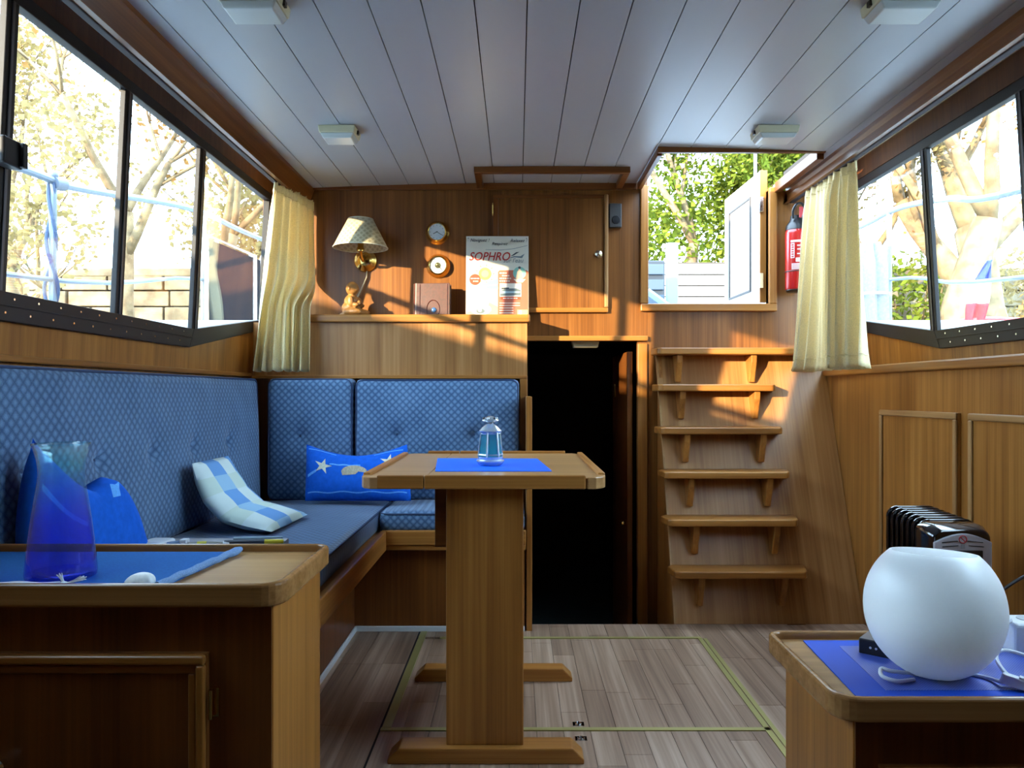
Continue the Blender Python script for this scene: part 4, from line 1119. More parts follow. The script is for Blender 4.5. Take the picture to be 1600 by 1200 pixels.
for (d, n_) in ((Vector((-.010,.004,.016)), 6), (Vector((.030,.004,.008)), 9)):
    for k in range(n_):
        j = Vector((random.uniform(-.005,.005), random.uniform(-.005,.005), random.uniform(-.002,.005))); p0 = Vector((-.757,1.284,sz+.009))
        b.tube([p0, p0+d*.55+j*.3, p0+d+j], [.0016,.0014,.0008], 5)
b.sphere((-.758,1.284,sz+.009), (.007,.006,.005)); obj('frayed_knot', b, strand, t, smooth=True)

# --- right cabinet: mat, globe, adapter, power strip, cords
rz = RZ-.015
def mesh_mat():
    m, nt, bb = base_mat('blue_woven_vinyl'); N = nt.nodes; L = nt.links
    g = N.new('ShaderNodeNewGeometry'); ck_ = N.new('ShaderNodeTexChecker'); ck_.inputs['Scale'].default_value = 420
    L.new(g.outputs['Position'], ck_.inputs['Vector']); ck_.inputs['Color1'].default_value = srgb(36,70,172); ck_.inputs['Color2'].default_value = srgb(88,104,182)
    L.new(ck_.outputs['Color'], bb.inputs['Base Color']); bb.inputs['Roughness'].default_value = .4; return m
t = thing('vinyl_mat', 'royal blue vinyl place mat under the white globe lamp', 'place mat', (.9, 1.38, rz))
b = MB(); slab(b, [(.547,1.228),(1.20,1.228),(1.20,1.512),(.566,1.520)], rz, rz+.002); obj('mat_border', b, plain('royal_blue_vinyl', srgb(12,70,186), .55, spec=.25), t)
b = MB(); slab(b, [(.606,1.262),(1.14,1.262),(1.14,1.480),(.622,1.484)], rz+.002, rz+.0026); obj('woven_centre', b, mesh_mat(), t)

GA, GB = .1123, .1215; gc = Vector((.7265, 1.341, rz+.0026+.1143))
def globe_mat():
    m, nt, bb = base_mat('opal_glass'); bb.inputs['Base Color'].default_value = (.93,.95,.97,1); bb.inputs['Roughness'].default_value = .38
    bb.inputs['Subsurface Weight'].default_value = .6; bb.inputs['Subsurface Radius'].default_value = (.05,.05,.05); bb.inputs['Subsurface Scale'].default_value = 1.0
    return m
gl = thing('globe_lamp', 'large white opal glass globe table lamp with open top', 'lamp', (gc.x, gc.y, rz+.0026)); 
b = MB(); prof = []
a0 = math.asin(-.94); a1 = math.acos(.070/GA)
for k in range(29): a = a0+(a1-a0)*k/28; prof.append((GA*math.cos(a), GB*math.sin(a)))
inner = [((GA-.005)*math.cos(a0+(a1-a0)*k/28), (GB-.005)*math.sin(a0+(a1-a0)*k/28)) for k in range(28,-1,-1)]
inner[0] = (inner[0][0], prof[-1][1])
Rt = Matrix.Translation(gc) @ Matrix.Rotation(math.radians(2.5), 4, 'Y') @ Matrix.Rotation(math.radians(-4.0), 4, 'X')
b.lathe([(.0,prof[0][1])]+prof+inner+[(.0,inner[-1][1])], 64, M=Rt, cap=False); obj('shade', b, globe_mat(), gl, smooth=True, angle=50)
b = MB(); b.lathe([(.0,-.102),(.016,-.102),(.016,-.055),(.0,-.055)], 14, M=Rt, cap=False); obj('bulb_holder', b, M['white'], gl, smooth=True, angle=40)
b = MB(); b.sphere(gc+Vector((0,0,-.030)), (.028,.028,.032)); obj('bulb', b, M['white'], gl, smooth=True)
def bez(pts, n=8):
    pts = [Vector(p) for p in pts]; out = []
    for i in range(len(pts)-1):
        p0 = pts[max(i-1,0)]; p1 = pts[i]; p2 = pts[i+1]; p3 = pts[min(i+2,len(pts)-1)]
        for k in range(n):
            t_ = k/n; out.append(.5*((2*p1)+(p2-p0)*t_+(2*p0-5*p1+4*p2-p3)*t_*t_+(3*p1-p0-3*p2+p3)*t_**3))
    out.append(pts[-1]); return out
zz = rz+.006
b = MB(); b.tube(bez([(.672,1.300,zz),(.636,1.288,zz+.002),(.618,1.300,zz+.006),(.625,1.318,zz+.012),(.640,1.312,zz+.010),(.690,1.325,zz)]), .0034, 8); obj('cord', b, M['white'], gl, smooth=True)
b = MB(); b.tube(bez([(.76,1.345,zz),(.80,1.31,zz),(.806,1.285,zz+.003),(.815,1.275,zz+.004)]), .0032, 8); obj('cord', b, M['white'], gl, smooth=True)
b = MB(); b.tube(bez([(.842,1.250,zz+.004),(.862,1.243,zz+.004),(.872,1.252,zz+.006),(.860,1.262,zz+.010),(.845,1.252,zz+.012),(.875,1.262,zz+.016),(.92,1.29,zz+.004),(.99,1.32,zz),(1.06,1.30,zz)]), .0034, 8); obj('cord', b, M['white'], gl, smooth=True)
b = MB(); b.tube(bez([(.835,1.262,zz),(.826,1.300,zz+.012),(.842,1.350,zz+.022),(.88,1.382,zz+.022),(.94,1.37,zz+.008),(1.02,1.36,zz),(1.08,1.38,zz)]), .0034, 8); obj('cord', b, M['white'], gl, smooth=True)
b = MB(); b.tube(bez([(.800,1.38,zz+.01),(.850,1.40,zz+.030),(.90,1.43,zz+.052),(.93,1.45,zz+.056)]), .0055, 8); obj('cord', b, M['white'], gl, smooth=True)
b = MB(); b.tube(bez([(.84,1.30,zz),(.90,1.305,zz+.002),(1.0,1.30,zz)]), .0026, 8); obj('cord', b, M['white'], gl, smooth=True)
Ms = Matrix.Translation(Vector((.828,1.262,zz+.008))) @ Matrix.Rotation(-.62, 4, 'Z') @ Matrix.Rotation(.18, 4, 'Y')
b = MB(); rA = rrect(-.030, .030, -.010, .010, .006, 3); b.loft([Ms@Vector((x,y,-.008)) for x,y in rA], [Ms@Vector((x*.9,y*.8,.008)) for x,y in rA]); sw = obj('inline_switch', b, M['white'], gl, bevel=.002)
b = MB(); b.box(-.004, .008, -.006, .006, .006, .011, Ms); obj('rocker', b, M['white'], sw, bevel=.001)

t = thing('power_adapter', 'black mains adapter with two small sockets left of the globe', 'adapter', (.68, 1.43, rz+.002), rotz=-.72)
b = MB(); b.box(-.027, .027, -.045, .045, 0, .028); obj('casing', b, M['black'], t, bevel=.002, local=True)
b = MB(); b.box(-.026, .026, -.044, .044, .028, .0285); obj('top_plate', b, plain('adapter_top', (.10,.09,.10), .35), t, local=True)
for xx in (-.006, .004):
    b = MB(); b.lathe([(.0022,-.0460),(.0022,-.044)], 8, (xx,0,.014), 'y'); obj('socket_pin', b, M['white'], t, local=True)
t.location = (.693, 1.462, rz+.002+E)
t = thing('power_strip', 'white multi-socket power strip at the back of the right cabinet', 'power strip', (1.05, 1.47, rz))
b = MB(); b.box(.930, 1.20, 1.435, 1.500, rz, rz+.060); obj('casing', b, M['white'], t, bevel=.008, seg=3)
for k in range(3): b = MB(); b.lathe([(.019,.0),(.019,.0015)], 20, (.975+.07*k, 1.467, rz+.060)); obj('socket', b, plain('socket_grey_%d' % k, (.45,.47,.5), .5), t)
b = MB(); b.tube(bez([(.90,1.60,-.36),(.99,1.66,-.345),(1.08,1.72,-.31),(1.20,1.80,-.32),(1.35,1.85,-.50),(1.40,1.85,-.9)]), .005, 8)
b.v = [(v[0], v[1]+.22, v[2]-.08) for v in b.v]

# ================================================================== OIL RADIATOR
ra = thing('oil_radiator', 'black finned oil radiator with silver control panel behind the globe', 'radiator', (1.14, 2.1, FZ), rotz=0)
fz1 = -.333
def fin(mb, xa, xb, y, th, z0, z1, r=.030):
    out = rrect(xa, xb, z0, z1, r, 5)
    mb.loft([(x, y-th/2, z) for x, z in out], [(x, y+th/2, z) for x, z in out])
nf = 7
for k in range(nf):
    y = 2.045+.040*k; xs = 1.066+.0055*k-.0009*k*k*0
    b = MB(); fin(b, xs, xs+.155, y, .012, FZ+.07, fz1); obj('fin', b, M['black_gloss'], ra, bevel=.005, seg=3)
    if k < nf-1:
        b = MB(); b.box(xs+.06, xs+.10, y+.005, y+.036, FZ+.12, FZ+.16); b.box(xs+.06, xs+.10, y+.005, y+.036, fz1-.09, fz1-.05); obj('oil_duct', b, M['black_gloss'], ra)
yf = 1.955
b = MB(); out = rrect(1.050, 1.214, FZ+.06, fz1-.004, .028, 5)
out2 = rrect(1.060, 1.206, FZ+.07, fz1-.016, .024, 5)
b.rings([[(x,2.032,z) for x,z in out],[(x,1.985,z) for x,z in out],[(x,yf,z) for x,z in out2]]); obj('control_housing', b, M['black_gloss'], ra, bevel=.004, smooth=True, angle=30)
sl = plain('panel_silver', (.44,.43,.48), .4)
pts = []
for k in range(13): x = 1.060+.146*k/12; pts.append((x, -.378+.022*math.sin(PI*k/12)))
pts += [(1.206,-.60),(1.060,-.60)]
b = MB(); b.loft([(x,yf+.004,z) for x,z in pts], [(x,yf-.006,z) for x,z in pts]); pn = obj('control_panel', b, sl, ra, bevel=.002)
for (xa, xb, za, zb_) in ((1.078,1.118,-.378,-.374),(1.079,1.119,-.389,-.386),(1.144,1.182,-.374,-.378),(1.146,1.184,-.386,-.389)):
    b = MB(); b.loft([(xa,yf-.0075,za-.001),(xb,yf-.0075,zb_-.001),(xb,yf-.0075,zb_+.001),(xa,yf-.0075,za+.001)], [(xa,yf-.005,za-.001),(xb,yf-.005,zb_-.001),(xb,yf-.005,zb_+.001),(xa,yf-.005,za+.001)]); obj('slot', b, M['black'], pn)
b = MB(); b.tube([(1.131+.0095*math.cos(2*PI*k/20), yf-.0068, -.370+.0095*math.sin(2*PI*k/20)) for k in range(20)], .0013, 6, True); b.tube([(1.1245,yf-.0068,-.3635),(1.1375,yf-.0068,-.3765)], .0012, 6); obj('do_not_cover_sign', b, plain('sign_red', srgb(190,60,60), .5), pn)
b = MB(); b.box(1.095, 1.182, yf-.008, yf-.004, -.420, -.398); obj('display', b, M['black'], pn, bevel=.002)
b = MB(); b.box(1.126, 1.136, yf-.0075, yf-.004, -.394, -.382); obj('indicator', b, plain('panel_grey', (.30,.30,.32), .5), pn)
b = MB(); b.lathe([(.020,-.022),(.022,-.004)], 20, (1.168, yf, -.455), 'y'); obj('thermostat_knob', b, M['black'], pn, smooth=True, angle=40)
for yy in (2.06, 2.26):
    b = MB(); b.tube([(1.02,yy,FZ+.05),(1.27,yy,FZ+.05)], .008, 8); 
    for xx in (1.02, 1.27): b.lathe([(.022,-.012),(.022,.012)], 16, (xx,yy,FZ+.022), 'x'); b.box(xx-.008, xx+.008, yy-.01, yy+.01, FZ+.02, FZ+.075)
    obj('wheel_axle', b, M['black'], ra, smooth=True, angle=40)
b = MB(); b.tube(bez([(1.18,1.952,-.53),(1.21,1.93,-.50),(1.25,1.90,-.455),(1.30,1.88,-.43),(1.36,1.86,-.42),(1.405,1.84,-.46),(1.408,1.80,-.70)]), .004, 8); obj('mains_cord', b, plain('grey_cord', (.05,.05,.06), .5), ra, smooth=True)

# ================================================================== FIRE EXTINGUISHER
ex = thing('fire_extinguisher', 'red fire extinguisher with black head hung on the bulkhead beside the hatch', 'fire extinguisher', (1.287, 3.54, .47))
c = (1.287, 3.54, 0)
b = MB(); b.lathe([(.0,.470),(.040,.470),(.046,.476),(.050,.484),(.050,.735),(.047,.752),(.036,.768),(.022,.778),(.0,.780)], 32, c, cap=False); obj('cylinder', b, M['red'], ex, smooth=True, angle=45)
b = MB(); b.lathe([(.0,.468),(.041,.468),(.0475,.474),(.0475,.478),(.0,.478)], 28, c, cap=False); obj('foot_ring', b, M['black'], ex, smooth=True, angle=45)
b = MB(); b.lathe([(.0,.755),(.049,.752),(.046,.772),(.036,.788),(.028,.800),(.026,.818),(.0,.820)], 24, c, cap=False); hd = obj('valve_head', b, M['black'], ex, smooth=True, angle=45)
b = MB(); b.tube(bez([(1.262,3.51,.80),(1.258,3.50,.835),(1.272,3.49,.862),(1.296,3.49,.862),(1.305,3.49,.835),(1.296,3.49,.80)]), .006, 8); obj('carry_loop', b, M['black'], ex, smooth=True)
b = MB(); b.box(1.283, 1.300, 3.487, 3.497, .800, .850); obj('trigger', b, plain('trigger_pink', srgb(190,60,66), .4), ex, bevel=.003)
def wrap(nm, a0_, a1_, z0, z1, mat, r=.0506):
    b = MB(); b.surf(lambda u, v: Vector((c[0]+r*math.sin(a0_+(a1_-a0_)*u), c[1]-r*math.cos(a0_+(a1_-a0_)*u), z0+(z1-z0)*v)), 10, 1); return obj(nm, b, mat, ex)
lr = plain('label_red', srgb(176,40,36), .35)
wrap('label_header', -.85, .6, .690, .700, M['label_white']); wrap('label_strip', -.85, -.50, .618, .686, M['label_white'])
for i, z_ in enumerate((.672,.655,.634)): wrap('label_line', -.28, .30, z_, z_+.005, M['label_white'])
wrap('label_box', -.40, .35, .600, .618, plain('label_pale', (.70,.66,.66), .5)); wrap('label_box', -.75, .50, .566, .594, M['label_white'])
for i in range(6): wrap('label_glyph', -.78, -.57, .622+.0105*i, .628+.0105*i, lr, .0510)
for i in range(4): wrap('label_glyph', -.70, .45, .570+.006*i, .5715+.006*i, lr, .0510)
b = MB(); b.box(1.262, 1.312, 3.585, YB, .60, .70); b.tube([(c[0]+.0515*math.cos(2*PI*k/28), c[1]+.0515*math.sin(2*PI*k/28), .56) for k in range(28)], .002, 6, True); obj('wall_bracket', b, M['black'], ex)

# ================================================================== CURTAINS
def curtain(nm, label, T0, T1, B0, B1, ztop, zbot, nple, amp, inward, knee=1.0):
    t = thing(nm, label, 'curtain', ((B0[0]+B1[0])/2, (B0[1]+B1[1])/2, zbot))
    T0, T1, B0, B1 = [Vector((p[0], p[1], 0)) for p in (T0, T1, B0, B1)]
    def f(u, v):            # v 0 bottom, 1 top
        q_ = max(0, min(1, (v-.33)/.22)); wf = q_*q_*(3-2*q_); w = (v**1.1)*(1-u)+wf*u if knee < 1 else v**.6
        p = (B0.lerp(B1, u))*(1-w) + (T0.lerp(T1, u))*w
        d = (B1-B0).lerp(T1-T0, w).normalized(); n = Vector((d.y, -d.x, 0))*inward
        ph = 2*PI*nple*u + .8*math.sin(3.1*u+v*1.2) + 1.1*(1-v)*math.sin(7.3*u+.6)
        a = amp*(1-.50*v)*(1+.45*math.sin(8.5*u+1+1.2*v))*(1-.45*max(0, v-.86)/.14)
        o = n*(a*math.sin(ph) + .35*a*math.sin(2.3*ph+1.0+v))
        o += d*(.25*a*math.cos(ph))
        z = zbot + (ztop-zbot)*v
        if v > .93: o += n*.0055*math.sin(ph*3.2)
        z += .004*math.sin(ph+.5)*(1-v) + (.004*math.sin(ph*2.1) if v > .98 else 0)
        return p + o + Vector((0,0,z))
    b = MB(); b.surf(f, nple*14, 40); obj('cloth', b, M['curtain'], t, smooth=True, angle=180, solid=.0015)
    b = MB(); b.surf(lambda u, v: f(u, .945+.006*v) + (f(u,.945)-f(u,.94))*0 + Vector((0,-.0022,0)), nple*14, 1); obj('heading_tape', b, M['curtain'], t, smooth=True, angle=180, solid=.001)
    b = MB(); b.surf(lambda u, v: f(u, .060+.004*v) + Vector((0,-.0018,0)), nple*14, 1); obj('hem', b, M['curtain'], t, smooth=True, angle=180, solid=.001)
    return t
curtain('left_curtain', 'cream curtain gathered at the forward end of the left window', (-1.012,3.19), (-.947,3.596), (-1.14,3.32), (-.905,3.350), .893, .098, 6, .024, 1, .45)
curtain('right_curtain', 'cream curtain gathered beside the fire extinguisher at the right window', (1.276,3.36), (1.285,2.92), (1.250,3.42), (1.300,2.87), .897, .098, 8, .032, 1)

# --- grab rail end on the right window ledge
t = thing('grab_rail', 'short varnished wooden grab rail at the right window sill', 'handrail', (1.50, 1.95, .113))
b = MB(); b.tube([(1.505,1.45,.19),(1.505,2.25,.19),(1.505,2.262,.19)], [.018,.018,.010], 14); obj('rail', b, M['teak_y'], t, smooth=True, angle=50)
for yy in (1.60, 2.15): b = MB(); b.lathe([(.011,.113),(.011,.18)], 12, (1.505,yy,0)); obj('stanchion', b, M['teak_z'], t, smooth=True)

# ================================================================== ON DECK AND OUTSIDE
M['deck'] = plain('deck_paint', (.50,.53,.56), .6, noise_amt=.08, nscale=8)
M['white_paint'] = plain('white_paint', (.72,.70,.66), .45)
M['tube_paint'] = plain('pale_blue_tube', (.14,.22,.28), .4, metal=.2)
WZ = -1.25
b = MB()
b.box(-1.95, -1.245, -2.5, 7.4, .02, .08); b.box(1.635, 2.36, -2.5, 7.4, .02, .08); b.box(-1.95, 2.36, 3.66, 7.4, .31, .35)
struct('deck', b, M['deck'])
b = MB(); b.box(-1.98, -1.94, -2.5, 7.4, WZ-.3, .12); b.box(2.35, 2.39, -2.5, 7.4, WZ-.3, .12); b.box(-1.98, 2.39, 7.4, 7.44, WZ-.3, .40); b.box(-1.98, 2.39, -2.54, -2.5, WZ-.3, .12)
struct('hull', b, M['white_paint'])
b = MB(); b.box(-1.30, 1.70, YBACK-.04, YB+.05, 1.05, 1.08)
b2 = MB(); b2.box(-1.32, 1.72, YBACK-.04, HY0-.05, 1.047, 1.085); b2.box(-1.32, HX0-.02, HY0-.05, YB+.06, 1.047, 1.085); b2.box(HX1+.14, 1.72, HY0-.05, YB+.06, 1.047, 1.085)
struct('roof', b2, M['white_paint'])

# --- guard rails
def guard(nm, label, x, up, low, posts, fit=None):
    t = thing(nm, label, 'guard rail', (x, 4.0, .08))
    b = MB(); b.tube(bez(up, 6), .016, 10); obj('top_rail', b, M['steel'], t, smooth=True)
    b = MB(); b.tube(bez(low, 6), .010, 8); obj('lower_rail', b, M['steel'], t, smooth=True)
    for (y, zt) in posts:
        b = MB(); b.tube([(x,y,.08),(x,y,zt)], .015, 10); p = obj('stanchion', b, M['steel'], t, smooth=True)
        b = MB(); b.lathe([(.032,.08),(.030,.095),(.0,.095)], 14, (x,y,0), cap=False); obj('foot_flange', b, M['steel'], p, smooth=True)
    return t
gL = guard('left_guard_rail', 'steel tube guard rail on the side deck outside the left window', -1.85,
      [(-1.85,-1.0,.70),(-1.85,1.0,.72),(-1.85,2.87,.842),(-1.85,3.2,.86),(-1.85,4.37,1.05),(-1.85,5.3,1.10),(-1.70,7.0,1.15)],
      [(-1.85,-1.0,.36),(-1.85,2.75,.43),(-1.85,4.37,.655),(-1.85,5.3,.70),(-1.70,7.0,.75)], [(.8,.71),(3.06,.85),(4.53,1.06)])
b = MB(); b.tube([(-1.85,3.055,.840),(-1.85,3.125,.852)], .028, 12); b.sphere((-1.85,3.06,.87), .020); obj('rail_clamp', b, plain('grey_clamp', (.12,.15,.20), .5), gL, smooth=True)
b = MB()
for s_ in (0, PI):
    b.tube([(-1.85+.03*math.cos(k*.42+s_)*(.3+k*.03), 3.05+.03*math.sin(k*.42+s_)*(.3+k*.03), .84-.026*k) for k in range(29)], .007, 6)
t = thing('mooring_rope', 'blue rope wound round the stanchion outside the left window', 'rope', (-1.85, 3.05, .10))
obj('strand', b, plain('blue_rope', (.03,.06,.13), .7), t, smooth=True)
gR = guard('right_guard_rail', 'steel tube guard rail on the side deck outside the right window', 2.2,
      [(2.2,-1.0,.60),(2.2,1.0,.72),(2.2,3.33,.885),(2.2,3.9,.99),(2.2,4.25,1.05),(2.2,4.56,1.075),(2.2,5.1,1.075),(2.05,7.0,1.10)],
      [(2.2,-1.0,.28),(2.2,3.33,.505),(2.2,4.54,.675),(2.05,7.0,.80)], [(.8,.70),(4.54,1.07)])

# --- solid shapes added in place of curtain reflections in the forward panes
t = thing('dark_reflection_panel', 'dark flat panel standing in for a reflection in the left window', 'panel', (-1.62, 5.0, .08))
b = MB(); b.loft([(-1.79,4.46,.36),(-1.79,4.50,.36),(-1.79,4.50,.90),(-1.79,4.46,.90)], [(-1.60,4.70,.36),(-1.58,4.73,.36),(-1.58,4.73,.82),(-1.60,4.70,.82)]); obj('reflection_sheet', b, plain('dark_reflection', (.005,.008,.013), .6, spec=.12), t)
b = MB(); b.tube([(-1.80,4.45,.09),(-1.80,4.45,.92),(-1.60,4.69,.84),(-1.60,4.69,.09)], .012, 8); obj('frame', b, M['white_paint'], t, smooth=True)
def canvas(nm, label, x, y, z0, z1, rx, ry, col):  # cloth-like bundle built where the glass only mirrors a curtain
    t = thing(nm, label, 'reflection shape', (x, y, z0)); b = MB()
    rs = []
    for j in range(13):
        v = j/12; k_ = 1-.25*v-.35*max(0, v-.85)/.15
        rs.append([(x+(rx*k_+.02*math.sin(i*1.6+v))*math.cos(2*PI*i/24), y+(ry*k_+.02*math.cos(i*1.9))*math.sin(2*PI*i/24), z0+(z1-z0)*v) for i in range(24)])
    b.rings(rs); obj('cloth', b, col, t, smooth=True, angle=60)
    b = MB(); b.tube([(x+(rx*.93)*math.cos(2*PI*i/24), y+(ry*.93)*math.sin(2*PI*i/24), z0+(z1-z0)*.62) for i in range(24)], .008, 6, True); obj('tie_cord', b, M['white_paint'], t, smooth=True)
cv1 = cloth_mat('pale_reflection', (.50,.55,.58), 0, 80, .1); cv2 = cloth_mat('grey_reflection', (.26,.28,.27), 0, 80, .15)
canvas('left_reflection', 'pale grey cloth shape standing in for a reflection in the left window', -1.62, 5.05, .35, .92, .10, .13, cv1)
canvas('right_reflection', 'grey cloth shape standing in for a curtain reflection in the right window', 2.00, 4.35, .08, .85, .11, .12, cv2)

# --- foredeck: plank bulwark, crate, post, open hatch door
t = thing('plank_bulwark', 'white boarded bulwark across the foredeck seen through the hatch', 'bulwark', (1.4, 6.4, .35))
bw = plain('bulwark_paint', (.30,.27,.235), .55)
b = MB(); b.box(.95, 2.2, 6.44, 6.47, .35, 1.10); obj('backing', b, plain('bulwark_gap', (.05,.04,.03), .8), t)
for k in range(8):
    b = MB(); b.box(.95, 2.2, 6.415, 6.44, .355+k*.092, .355+k*.092+.082); obj('board', b, bw, t, bevel=.003)
t = thing('deck_crate', 'dark grey slatted crate on the foredeck at the hatch edge', 'crate', (.88, 5.3, .35))
gm = plain('grey_crate', (.015,.022,.03), .6)
b = MB(); b.box(.78, 1.02, 5.30, 5.60, .35, .92); obj('body', b, gm, t, bevel=.01)
for k in range(5): b = MB(); b.box(.785, 1.01, 5.28, 5.30, .40+k*.105, .47+k*.105); obj('slat', b, plain('crate_slat_%d' % k, (.035,.055,.075), .6), t, bevel=.004)
t = thing('deck_post', 'pale blue deck post beside the crate beyond the hatch', 'post', (1.02, 5.0, .35))
b = MB(); b.box(.975, 1.045, 4.98, 5.05, .35, .98); obj('upright', b, M['tube_paint'], t, bevel=.006)
b = MB(); b.tube([(.84,4.95,.66),(1.08,5.0,.50)], .022, 10); obj('brace', b, M['tube_paint'], t, smooth=True)
b = MB(); b.sphere((1.10,5.12,.46), (.06,.05,.10)); obj('ball_fender', b, plain('dark_fender', (.05,.08,.11), .5), t, smooth=True)

hd_ = thing('hatch_door', 'open companion hatch door with an inset panel, hinged at the right', 'door', (1.18, 3.9, .43))
def leafM(): return Matrix.Translation(Vector((1.186, 3.648, 0))) @ Matrix.Rotation(math.radians(2.0), 4, 'Z')
Lm = leafM()
b = MB(); b.box(-.030, 0, .012, .56, .432, 1.06, Lm); obj('leaf', b, M['white_paint'], hd_, bevel=.003)
b = MB(); b.box(-.034, .002, -.004, .012, .432, 1.06, Lm); obj('edge_lipping', b, M['teak_z'], hd_, bevel=.002)
for (y0,y1,z0,z1) in ((.13,.145,.50,.97),(.46,.475,.50,.97),(.145,.46,.50,.512),(.145,.46,.958,.97)):
    b = MB(); b.box(-.037, -.029, y0, y1, z0, z1, Lm); obj('inset_moulding', b, plain('moulding_grey', (.035,.03,.028), .6), hd_, bevel=.002)
for z_ in (.50, .86): b = MB(); b.box(-.040, -.020, -.014, .004, z_, z_+.07, Lm); obj('hinge', b, M['chrome'], hd_, bevel=.001)
b = MB(); b.box(1.156, 1.170, 3.742, 3.756, 1.055, 1.30); obj('stay_bar', b, M['grey_metal'], hd_, bevel=.002)

# --- water, banks, quay wall
def ground_mat(name, c0, c1, sc):
    m, nt, bb = base_mat(name); N = nt.nodes; L = nt.links
    g = N.new('ShaderNodeNewGeometry'); n = N.new('ShaderNodeTexNoise'); n.inputs['Scale'].default_value = sc; n.inputs['Detail'].default_value = 6; L.new(g.outputs['Position'], n.inputs['Vector'])
    r = N.new('ShaderNodeValToRGB'); r.color_ramp.elements[0].position = .35; r.color_ramp.elements[1].position = .65; r.color_ramp.elements[0].color = c0; r.color_ramp.elements[1].color = c1
    L.new(n.outputs['Fac'], r.inputs['Fac']); L.new(r.outputs['Color'], bb.inputs['Base Color']); bb.inputs['Roughness'].default_value = .9; return m
wm, nt, bb = base_mat('canal_water'); bb.inputs['Base Color'].default_value = (.05,.08,.09,1); bb.inputs['Roughness'].default_value = .08
n = nt.nodes.new('ShaderNodeTexNoise'); n.inputs['Scale'].default_value = 3.0; bp = nt.nodes.new('ShaderNodeBump'); bp.inputs['Strength'].default_value = .25; bp.inputs['Distance'].default_value = .05
g = nt.nodes.new('ShaderNodeNewGeometry'); nt.links.new(g.outputs['Position'], n.inputs['Vector']); nt.links.new(n.outputs['Fac'], bp.inputs['Height']); nt.links.new(bp.outputs[0], bb.inputs['Normal'])
b = MB(); b.box(-60, 60, -60, 9.0, WZ-.5, WZ); struct('water', b, wm)
b = MB(); b.box(-60, 60, 9.0, 70, WZ-.5, .10); struct('ground', b, ground_mat('bank_earth', srgb(112,102,74), srgb(150,138,110), .9))
M['quay_stone'] = ground_mat('quay_stone', srgb(92,82,66), srgb(138,126,104), 3.0)
qs = MB(); qs.box(-26, 26, 13.06, 13.4, .1, 1.98); qwall = struct('wall_quay', qs, M['gap'])
random.seed(12)
cz = .1; row = 0
shared = {}
cop = MB(); cop.box(-26, 26, 12.95, 13.45, 1.98, 2.12); obj('coping', cop, M['quay_stone'], qwall, bevel=.02)
rest = MB()
for row in range(7):
    x = -13.0 - (row%2)*.4
    while x < 13:
        wd = random.choice((.62,.78,.95)); d = random.uniform(0,.03)
        vis = (-9.2 < x < -3.2) or (5.2 < x < 9.2)
        if vis:
            key = round(wd,2)
            if key not in shared:
                b = MB(); b.box(0, wd-.03, 0, .09, 0, .25); o = obj('stone_block', b, M['quay_stone'], None, bevel=.015, local=True); shared[key] = o
                o.parent = qwall; o.location = Vector((x, 12.98-d, .12+row*.272+E)) - Vector(qwall.location)
            else:
                o = shared[key].copy(); COL.objects.link(o); o.parent = qwall; o.location = Vector((x, 12.98-d, .12+row*.272+E)) - Vector(qwall.location)
        else: rest.box(x, x+wd-.03, 12.98-d, 13.07, .12+row*.272, .37+row*.272)
        x += wd
o = obj('stone_courses', rest, M['quay_stone'], qwall); o['kind'] = 'stuff'

# --- trees
bark = ground_mat('bark', srgb(98,80,56), srgb(146,124,92), 6)
def leafmat(n_, c): return cloth_mat(n_, srgb(*c)[:3], .4, 6, .35)
LV = [leafmat('autumn_gold_leaf', (150,132,88)), leafmat('dry_brown_leaf', (150,110,62)), leafmat('fresh_green_leaf', (104,118,38))]
def tree(nm, label, x, y, h, seed, leaf, nleaf, spread=1.0, r0=.20, lean=0.0, z0=.1, cat='tree', group='trees beyond the quay'):
    rnd = random.Random(seed); b = MB(); tips = []
    def grow(p, d, L_, r, lvl):
        pts = [p]; rs = [r]; q = p; dd = d
        for k in range(4):
            dd = (dd + Vector((rnd.uniform(-.16,.16), rnd.uniform(-.16,.16), rnd.uniform(-.02,.10)))).normalized()
            q = q + dd*L_/4; pts.append(q); rs.append(r*(1-.42*(k+1)/4))
        b.tube(pts, rs, 7 if lvl < 2 else 4)
        if lvl >= 2: tips.extend(pts[1:])
        if lvl < 5:
            n_ = 3 if lvl < 3 else 2
            for k in range(n_):
                a = rnd.uniform(0, 2*PI); s_ = rnd.uniform(.35,.85)*spread
                side = Vector((math.cos(a), math.sin(a), 0))
                i = rnd.choice((2,3,4)) if k else 4
                grow(pts[i], (dd+side*s_+Vector((0,0,.12))).normalized(), L_*rnd.uniform(.58,.80), rs[i]*rnd.uniform(.6,.8), lvl+1)
    t = thing(nm, label, cat, (x, y, z0), group)
    grow(Vector((x,y,z0-.05)), Vector((lean,0,1)).normalized(), h*(.34 if nm != 'sapling' else .24), r0, 0)
    obj('trunk', b, bark, t, smooth=True, angle=180)
    f = MB()
    for k in range(nleaf):
        p = rnd.choice(tips) + Vector((rnd.gauss(0,.16), rnd.gauss(0,.16), rnd.gauss(0,.14)))
        u = Vector((rnd.uniform(-1,1), rnd.uniform(-1,1), rnd.uniform(-1,1))).normalized()*rnd.uniform(.03,.06)
        w = u.orthogonal().normalized()*u.length*.7
        f.add([p-u, p+w, p+u, p-w], [(0,1,2,3)])
    o = obj('foliage', f, leaf, t); o['kind'] = 'stuff'
tree('plane_tree', 'leafless many-branched tree nearest the left edge of the left window', -6.9, 10.6, 6.5, 3, LV[0], 3000, 1.2, .13)
tree('plane_tree', 'bare forked tree right of the rope-wound stanchion', -5.0, 9.9, 6.8, 8, LV[1], 3000, 1.2, .15, -.05)
